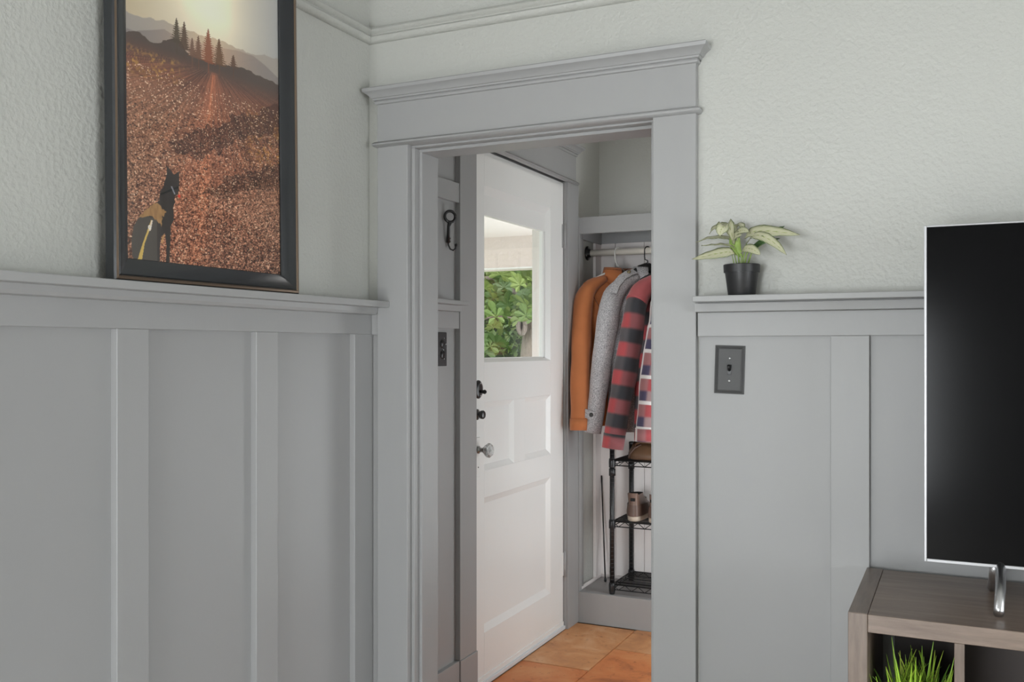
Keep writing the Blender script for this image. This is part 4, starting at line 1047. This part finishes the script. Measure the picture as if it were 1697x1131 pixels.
# ------------------------------------------------------------------ wire shoe rack
RX, RY, RW, RDp = -1.5155, 4.291, .455, .292
rk = thing('shoe_rack', 'black wire shelving rack standing on the niche floor', 'rack', (RX, RY, .147))
for (x, y) in ((0, 0), (RW, 0), (0, RDp), (RW, RDp)):
    pl_ = tube('post', [(x, y, .006), (x, y, .698)], .0118, BLACKM, rk, 16)
    lathe('foot', [(0, 0), (.012, 0), (.014, .004), (.014, .018), (.0118, .020)], BLACKP, pl_, 16, (x, y, 0))
    bm = bmesh.new()
    for k in range(34): add_lathe(bm, [(.0118, .03 + k * .0195), (.01235, .0305 + k * .0195), (.01235, .0325 + k * .0195), (.0118, .033 + k * .0195)], 12, (x, y, 0))
    obj('groove_rings', bm, mat('worn_black_metal', (.06, .06, .062), .35, metal=.6), pl_, True)
    lathe('cap', [(.0118, .694), (.0128, .696), (.0128, .706), (.009, .709), (0, .709)], BLACKP, pl_, 16, (x, y, 0))
for si_, zt in enumerate((.046, .350, .644)):
    shf = thing('wire_shelf', None, None); shf.parent = rk
    del_ = []
    bm = bmesh.new()
    # frame wires: upper and lower rim and the zigzag truss on the four sides
    up_, lo_ = zt, zt - .024
    cs_ = [(0, 0), (RW, 0), (RW, RDp), (0, RDp)]
    for k in range(4):
        a, c = cs_[k], cs_[(k + 1) % 4]
        for z, r in ((up_, .0030), (lo_, .0027)): add_tube(bm, [(a[0], a[1], z), (c[0], c[1], z)], r, 6)
        L = math.hypot(c[0] - a[0], c[1] - a[1]); nz = max(4, int(L / .034)); nz += nz % 2
        zz = [(a[0] + (c[0] - a[0]) * j / nz, a[1] + (c[1] - a[1]) * j / nz, up_ if j % 2 == 0 else lo_) for j in range(nz + 1)]
        for j in range(nz): add_tube(bm, [zz[j], zz[j + 1]], .0019, 5)
    for y in (RDp / 3, 2 * RDp / 3): add_tube(bm, [(0, y, lo_ + .012), (RW, y, lo_ + .012)], .0024, 6)
    obj('rim', bm, BLACKM, shf, True)
    base = None
    for k in range(13):
        y = RDp * (k + .5) / 13
        if base is None:
            bm = bmesh.new(); add_tube(bm, [(.002, 0, 0), (RW - .002, 0, 0)], .0020, 6); base = obj('wire', bm, BLACKM, shf, True); w_ = base
        else:
            w_ = base.copy(); C.objects.link(w_)
        w_.location = (0, y, zt + .0015)
    for (x, y) in cs_:
        lathe('sleeve_collar', [(.0150, zt - .034), (.0155, zt - .032), (.0162, zt - .006), (.0148, zt + .008), (.0120, zt + .009)], BLACKP, shf, 16, (x, y, 0))
    if si_ == 2:
        for (x, y) in cs_: lathe('clip', [(.0120, zt - .075), (.0155, zt - .074), (.0155, zt - .040), (.0120, zt - .038)], BLACKP, shf, 16, (x, y, 0))

# ------------------------------------------------------------------ shoes on the rack
LEATH = mat('brown_leather', (.20, .125, .095), .38, spec=.5, var=.25, vscale=30, bump=.1, bscale=120)
LEATHD = mat('dark_brown_leather', (.14, .085, .065), .45, var=.25, vscale=30)
SOLE = mat('cream_rubber', (.60, .50, .40), .6, var=.06)
LINE = mat('black_lining', (.01, .009, .009), .8)
def foot_ring(z, L0, L1, wh, wt, side, n=28):
    """outline: heel at y=L0, toe at y=L1"""
    out = []
    for k in range(n):
        a = 2 * PI * k / n
        t = (1 - math.cos(a)) / 2          # 0 heel .. 1 toe
        y = L0 + (L1 - L0) * t
        w = wh + (wt - wh) * (math.sin(min(1, t / .66) * PI / 2) ** 1.4)
        sx = math.sin(a); x = w * math.copysign(abs(sx) ** .72, sx)
        out.append((x + side * .010 * math.sin(t * PI), y, z))
    return out
def make_shoe(label, x, side, upper=None):
    t = thing('shoe', label, 'shoe', (x, 4.300, .147 + .350 + .004), 0, 'shoes on the wire rack')
    bm = bmesh.new()
    rows = [foot_ring(z, -e, .272 + e, .042 + e, .047 + e, side) for z, e in ((0, -.004), (.003, 0), (.020, .001), (.024, -.001))]
    vv = grid_faces(bm, rows, True); bm.faces.new(vv[0]); bm.faces.new(vv[-1]); obj('sole', bm, SOLE, t, True)
    bm = bmesh.new()
    rows = [foot_ring(.022, .001, .268, .0405, .0455, side), foot_ring(.036, -.002, .266, .0415, .045, side), foot_ring(.052, .001, .250, .040, .043, side), foot_ring(.068, .004, .215, .0375, .038, side), foot_ring(.086, .006, .170, .0345, .033, side), foot_ring(.106, .005, .135, .0330, .031, side), foot_ring(.128, .001, .118, .0330, .031, side)]
    r2 = rows[-1]; rows[-1] = [(p[0], p[1], p[2] + .008 * (1 if p[1] < .02 else 0)) for p in r2]
    inn = [(p[0] * .88, .012 + (p[1]) * .84, p[2] - .002) for p in rows[-1]]; low = [(p[0] * .86, .014 + p[1] * .82, .07) for p in r2]
    grid_faces(bm, rows, True); obj('upper', bm, upper or LEATH, t, True)
    bm = bmesh.new(); vv = grid_faces(bm, [rows[-1], inn, low], True); bm.faces.new(vv[-1]); obj('lining', bm, LINE, t, True)
    # heel counter and pull tab
    bm = bmesh.new()
    rr = [foot_ring(z, l0 - .0025, .20, wh + .0025, .044, side) for z, l0, wh in ((.026, 0, .0410), (.045, 0, .0412), (.062, .003, .0385), (.078, .005, .036))]
    rr = [[p for p in r][-9:] + [p for p in r][:10] for r in rr]
    grid_faces(bm, rr); obj('heel_counter', bm, LEATHD, t, True)
    bm = bmesh.new(); add_box(bm, -.011, .011, -.003, .004, .098, .112, .001); obj('pull_tab', bm, LINE, t)
    lc = tube('lace', [(-.02, .150, .098), (.0, .145, .104), (.022, .152, .097), (-.018, .168, .088), (.02, .170, .087)], .002, SOLE, t, 6)
    return t
make_shoe('brown leather shoe with cream sole, next to the rack post', -1.4150, -1)
make_shoe('brown leather shoe with cream sole, inner one of the pair', -1.3170, 1, mat('brown_leather_worn', (.21, .135, .105), .42, var=.3, vscale=30))
# slouched brown bag on the top wire shelf
bgm = thing('leather_bag', 'small slouched brown leather bag on top of the wire rack', 'bag', (-1.365, 4.39, .147 + .644 + .004))
BAGM = mat('tan_brown_leather', (.16, .085, .045), .45, var=.3, vscale=20, bump=.15, bscale=60)
bm = bmesh.new(); rows = []
for z, sx, sy in ((0, .085, .060), (.006, .092, .066), (.03, .088, .060), (.055, .070, .040), (.072, .060, .020), (.076, .056, .010)):
    rows.append([(sx * math.copysign(abs(math.cos(a)) ** .7, math.cos(a)) - .02 * z / .076, sy * math.copysign(abs(math.sin(a)) ** .7, math.sin(a)), z + (.006 * math.sin(3 * a) if z > .05 else 0)) for a in np.linspace(0, 2 * PI, 29)[:-1]])
vv = grid_faces(bm, rows, True); bm.faces.new(vv[0]); bm.faces.new(vv[-1]); obj('body', bm, BAGM, bgm, True)
tube('handle', [(-.055, -.03, .055), (-.050, -.045, .075), (-.02, -.05, .086), (.02, -.05, .085), (.055, -.04, .074), (.060, -.03, .050)], [(.007, .003)] * 6, BAGM, bgm, 8)
strap_p = tube('strap', [(-.085, -.045, .004), (-.075, -.055, .030), (-.055, -.05, .056), (-.03, -.03, .072)], [(.008, .003)] * 4, LEATHD, bgm, 8)
# thin rod leaning in the corner
ld = thing('leaning_rod', 'thin black metal rod leaning in the corner of the niche', 'rod', (-1.624, 4.495, .147))
tube('shaft', [(0, 0, .002), (-.054, .092, .525)], .0038, BLACKM, ld, 8)
lathe('tip', [(0, 0), (.004, 0), (.0062, .004), (.0062, .018), (.004, .022)], BLACKP, ld, 10)

# ------------------------------------------------------------------ porch and garden beyond the glass
STUCCO = mat('pale_pink_stucco', (.80, .71, .67), .9, spec=.1, var=.05, vscale=5, bump=.6, bscale=22, bdet=6, dist=.02)
PORCHC = mat('porch_ceiling_paint', (.84, .77, .73), .8)
PBY = 7.34
struct(boxes('porch_beam', [(-4.75, W - .17, PBY, PBY + .30, 2.030, 2.30), (-4.75, -4.45, 1.2, PBY, 2.030, 2.30)], STUCCO), 'pale pink stucco beam along the porch edge', 'beam')
struct(box('porch_beam_edge', -4.47, W - .17, PBY - .012, PBY + .02, 2.018, 2.032, WHITEP), 'white drip edge under the porch beam', 'trim')
struct(box('porch_ceiling', -4.75, W - .161, 1.2, PBY + .35, 2.30, 2.40, PORCHC), 'pale painted porch ceiling outside the front door', 'ceiling')
pc = struct(box('porch_column', -3.300, -2.98, PBY - .02, PBY + .32, -.16, 2.030, STUCCO, None, .01), 'pale pink stucco porch column behind the door glass', 'column')
struct(box('porch_column', -4.75, -4.45, PBY, PBY + .30, -.16, 2.030, STUCCO, None, .01), 'pale pink stucco corner column of the porch', 'column')
struct(box('porch_floor', -4.75, W - .161, 1.2, PBY + .35, -.22, -.16, mat('grey_concrete', (.42, .40, .38), .8, var=.1)), 'grey concrete porch floor', 'floor')
struct(box('ground_lawn', -40, W - .2, -12, 40, -.9, -.5, mat('lawn_green', (.07, .12, .03), .9, var=.4, vscale=3)), 'green lawn outside the porch', 'lawn')

GREENS = [(.165, .245, .075), (.105, .175, .052), (.235, .305, .090), (.36, .37, .085), (.18, .26, .12), (.36, .22, .11)]
LM = []
for k, c_ in enumerate(GREENS):
    m = mat('tree_leaf_tone_%d' % k, c_, .5, spec=.4, var=.25, vscale=8)
    bs = m.node_tree.nodes['Principled BSDF']; bs.inputs['Subsurface Weight'].default_value = 0.0
    LM.append(m)
def palmate(R_, nl, m):
    """horse chestnut leaf: leaflets fanning from one point"""
    bm = bmesh.new()
    for k in range(nl):
        a = math.radians(-115 + 230 * k / (nl - 1)); ln = R_ * (1 - .38 * abs(a) / 2.0); w = ln * .25
        ca_, sa_ = math.sin(a), math.cos(a)
        def pt(t, s_, z): return (ca_ * t * ln + sa_ * s_ * w, sa_ * t * ln - ca_ * s_ * w, z - .12 * ln * t * t)
        pr = [(.0, 0), (.25, .35), (.5, .8), (.70, 1.0), (.88, .6), (1.0, 0)]
        c0 = [bm.verts.new(pt(t, 0, -.03 * ln)) for t, _ in pr]
        l_ = [bm.verts.new(pt(t, s_, .02 * ln)) for t, s_ in pr[1:-1]]; r_ = [bm.verts.new(pt(t, -s_, .02 * ln)) for t, s_ in pr[1:-1]]
        for side_ in (l_, r_):
            bm.faces.new((c0[0], side_[0], c0[1]))
            for j in range(3): bm.faces.new((c0[j + 1], side_[j], side_[j + 1], c0[j + 2]))
            bm.faces.new((c0[4], side_[3], c0[5]))
    me = bpy.data.meshes.new('leaf'); bm.to_mesh(me); bm.free(); me.materials.append(m)
    return me
leafm = [palmate(.175, 5 + (k % 2) * 2, LM[w]) for k, w in enumerate((0, 0, 1, 2, 3, 4, 0, 1, 2, 5))]
TX, TY = -4.53, 10.2
tr = thing('chestnut_tree', 'horse chestnut tree with broad green leaves outside the door glass', 'tree', (TX, TY, -.5))
BARK = mat('grey_brown_bark', (.44, .36, .31), .9, var=.45, vscale=9, bump=1.0, bscale=16, bdet=6, stretch=(3, 3, .7), dist=.05)
P_ = bez([(0, 0, 0), (.0, 0, .8), (-.01, 0, 1.5), (.02, .02, 2.0), (.10, .05, 2.6), (.05, .1, 3.4), (-.1, .1, 4.6)], 24)
R_ = [.30, .27, .245, .235, .23, .225, .22, .215, .21, .205, .20, .205, .21, .20, .17, .15, .14, .13, .12, .11, .10, .09, .08, .07, .06]
bm = bmesh.new(); vv = add_tube(bm, P_, [(r, r) for r in R_], 28)
for k, row in enumerate(vv):
    for i, v in enumerate(row):
        d = v.co - P_[k]; v.co = P_[k] + d * (1 + .10 * noise.noise((v.co.x * 6, v.co.y * 6, v.co.z * 2.2)) + .05 * math.sin(i * 2.7 + k * .3))
obj('trunk', bm, BARK, tr, True)
bm = bmesh.new(); ring = [(-.11 + .045 * math.cos(a), -.205 - .02, 2.10 + .10 * math.sin(a)) for a in np.linspace(0, 2 * PI, 17)]
add_tube(bm, ring, .030, 8); obj('burl', bm, BARK, tr, True)
bm = bmesh.new(); add_box(bm, -.145, -.075, -.225, -.19, 2.02, 2.18, .02); obj('hollow', bm, mat('dark_hollow', (.03, .022, .018), .9), tr)
for pts, r in (([(0, 0, 2.5), (-.5, -.2, 3.0), (-1.1, -.5, 3.3), (-1.7, -.8, 3.2)], .06), ([(.05, .05, 2.8), (.6, -.2, 3.3), (1.2, -.5, 3.4)], .06), ([(-.02, -.15, 2.3), (-.25, -.6, 2.62), (-.5, -.95, 2.55), (-.75, -1.15, 2.35)], .030), ([(0, -.1, 2.7), (.1, -.6, 3.0), (.15, -1.0, 2.8)], .025), ([(-.05, -.15, 2.15), (-.35, -.45, 2.2), (-.6, -.6, 2.08)], .014)):
    tube('branch', bez(pts, 8), [(r * (1 - .08 * k),) * 2 for k in range(9)], BARK, tr, 8)
def leaf_pose(o, p):
    o.location = p
    o.rotation_euler = (random.uniform(.5, 1.35), random.uniform(-.4, .4), PI + random.uniform(-1.0, 1.0))
    s_ = random.uniform(.75, 1.25); o.scale = (s_, s_, s_)
n_ = 0
while n_ < 290:
    px_, pz_ = random.uniform(-1.15, .75), random.uniform(1.78, 3.25)
    if pz_ < 2.05 and px_ > -.28: continue
    if pz_ < 2.12 and px_ > -.30 and random.random() < .9: continue
    o = bpy.data.objects.new('leaf', leafm[random.choice((0, 1, 2, 3, 5, 6, 7, 8)) if not (px_ < -.35 and pz_ < 2.35 and random.random() < .5) else random.choice((4, 4, 3, 9))]); C.objects.link(o); o.parent = tr
    leaf_pose(o, (px_, random.uniform(-1.25, -.35), pz_)); n_ += 1
# the rest of the crown, joined
def leaf_mass(name, n, pos, tones, size, parent, label=None):
    co_, fc_, mi_ = [], [], []
    for k in range(n):
        p = Vector(pos()); s_ = size * random.uniform(.6, 1.3)
        e_ = Matrix.Rotation(random.uniform(0, 6.28), 3, 'Z') @ Matrix.Rotation(random.uniform(-1.2, 1.2), 3, 'X')
        b0 = len(co_)
        for q_ in ((0, -1, 0), (.45, 0, .12), (0, 1.1, 0), (-.45, 0, .12)): co_.append(p + e_ @ (Vector(q_) * s_))
        fc_ += [(b0, b0 + 1, b0 + 2), (b0, b0 + 2, b0 + 3)]; m_ = random.randrange(len(tones)); mi_ += [m_, m_]
    me = bpy.data.meshes.new(name); me.from_pydata(co_, [], fc_)
    for m in tones: me.materials.append(m)
    me.polygons.foreach_set('material_index', mi_)
    o = bpy.data.objects.new(name, me); C.objects.link(o); o.parent = parent; o['kind'] = 'stuff'
    return o
def crown_pos():
    while True:
        x, y, z = random.gauss(0, 1.1), random.uniform(-.4, 1.8), random.uniform(1.75, 5.2)
        if abs(x) < 3 and not (z < 2.4 and -.5 < x < .6 and y < .2): return (x, y, z)
leaf_mass('foliage', 9000, crown_pos, [LM[0], LM[1], LM[2]], .075, tr)
hd = thing('garden_hedge', 'dark green clipped hedge behind the chestnut trunk', 'hedge', (-6.2, 12.6, -.5))
DG = [mat('hedge_leaf', (.055, .115, .035), .6, var=.3, vscale=6), mat('hedge_leaf_pale', (.10, .17, .06), .6, var=.3, vscale=6)]
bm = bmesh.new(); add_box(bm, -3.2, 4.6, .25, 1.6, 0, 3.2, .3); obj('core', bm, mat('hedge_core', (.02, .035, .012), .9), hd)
leaf_mass('foliage', 11000, lambda: (random.uniform(-3.3, 4.7), random.uniform(-.1, .5), random.uniform(0, 3.4)), DG, .05, hd)
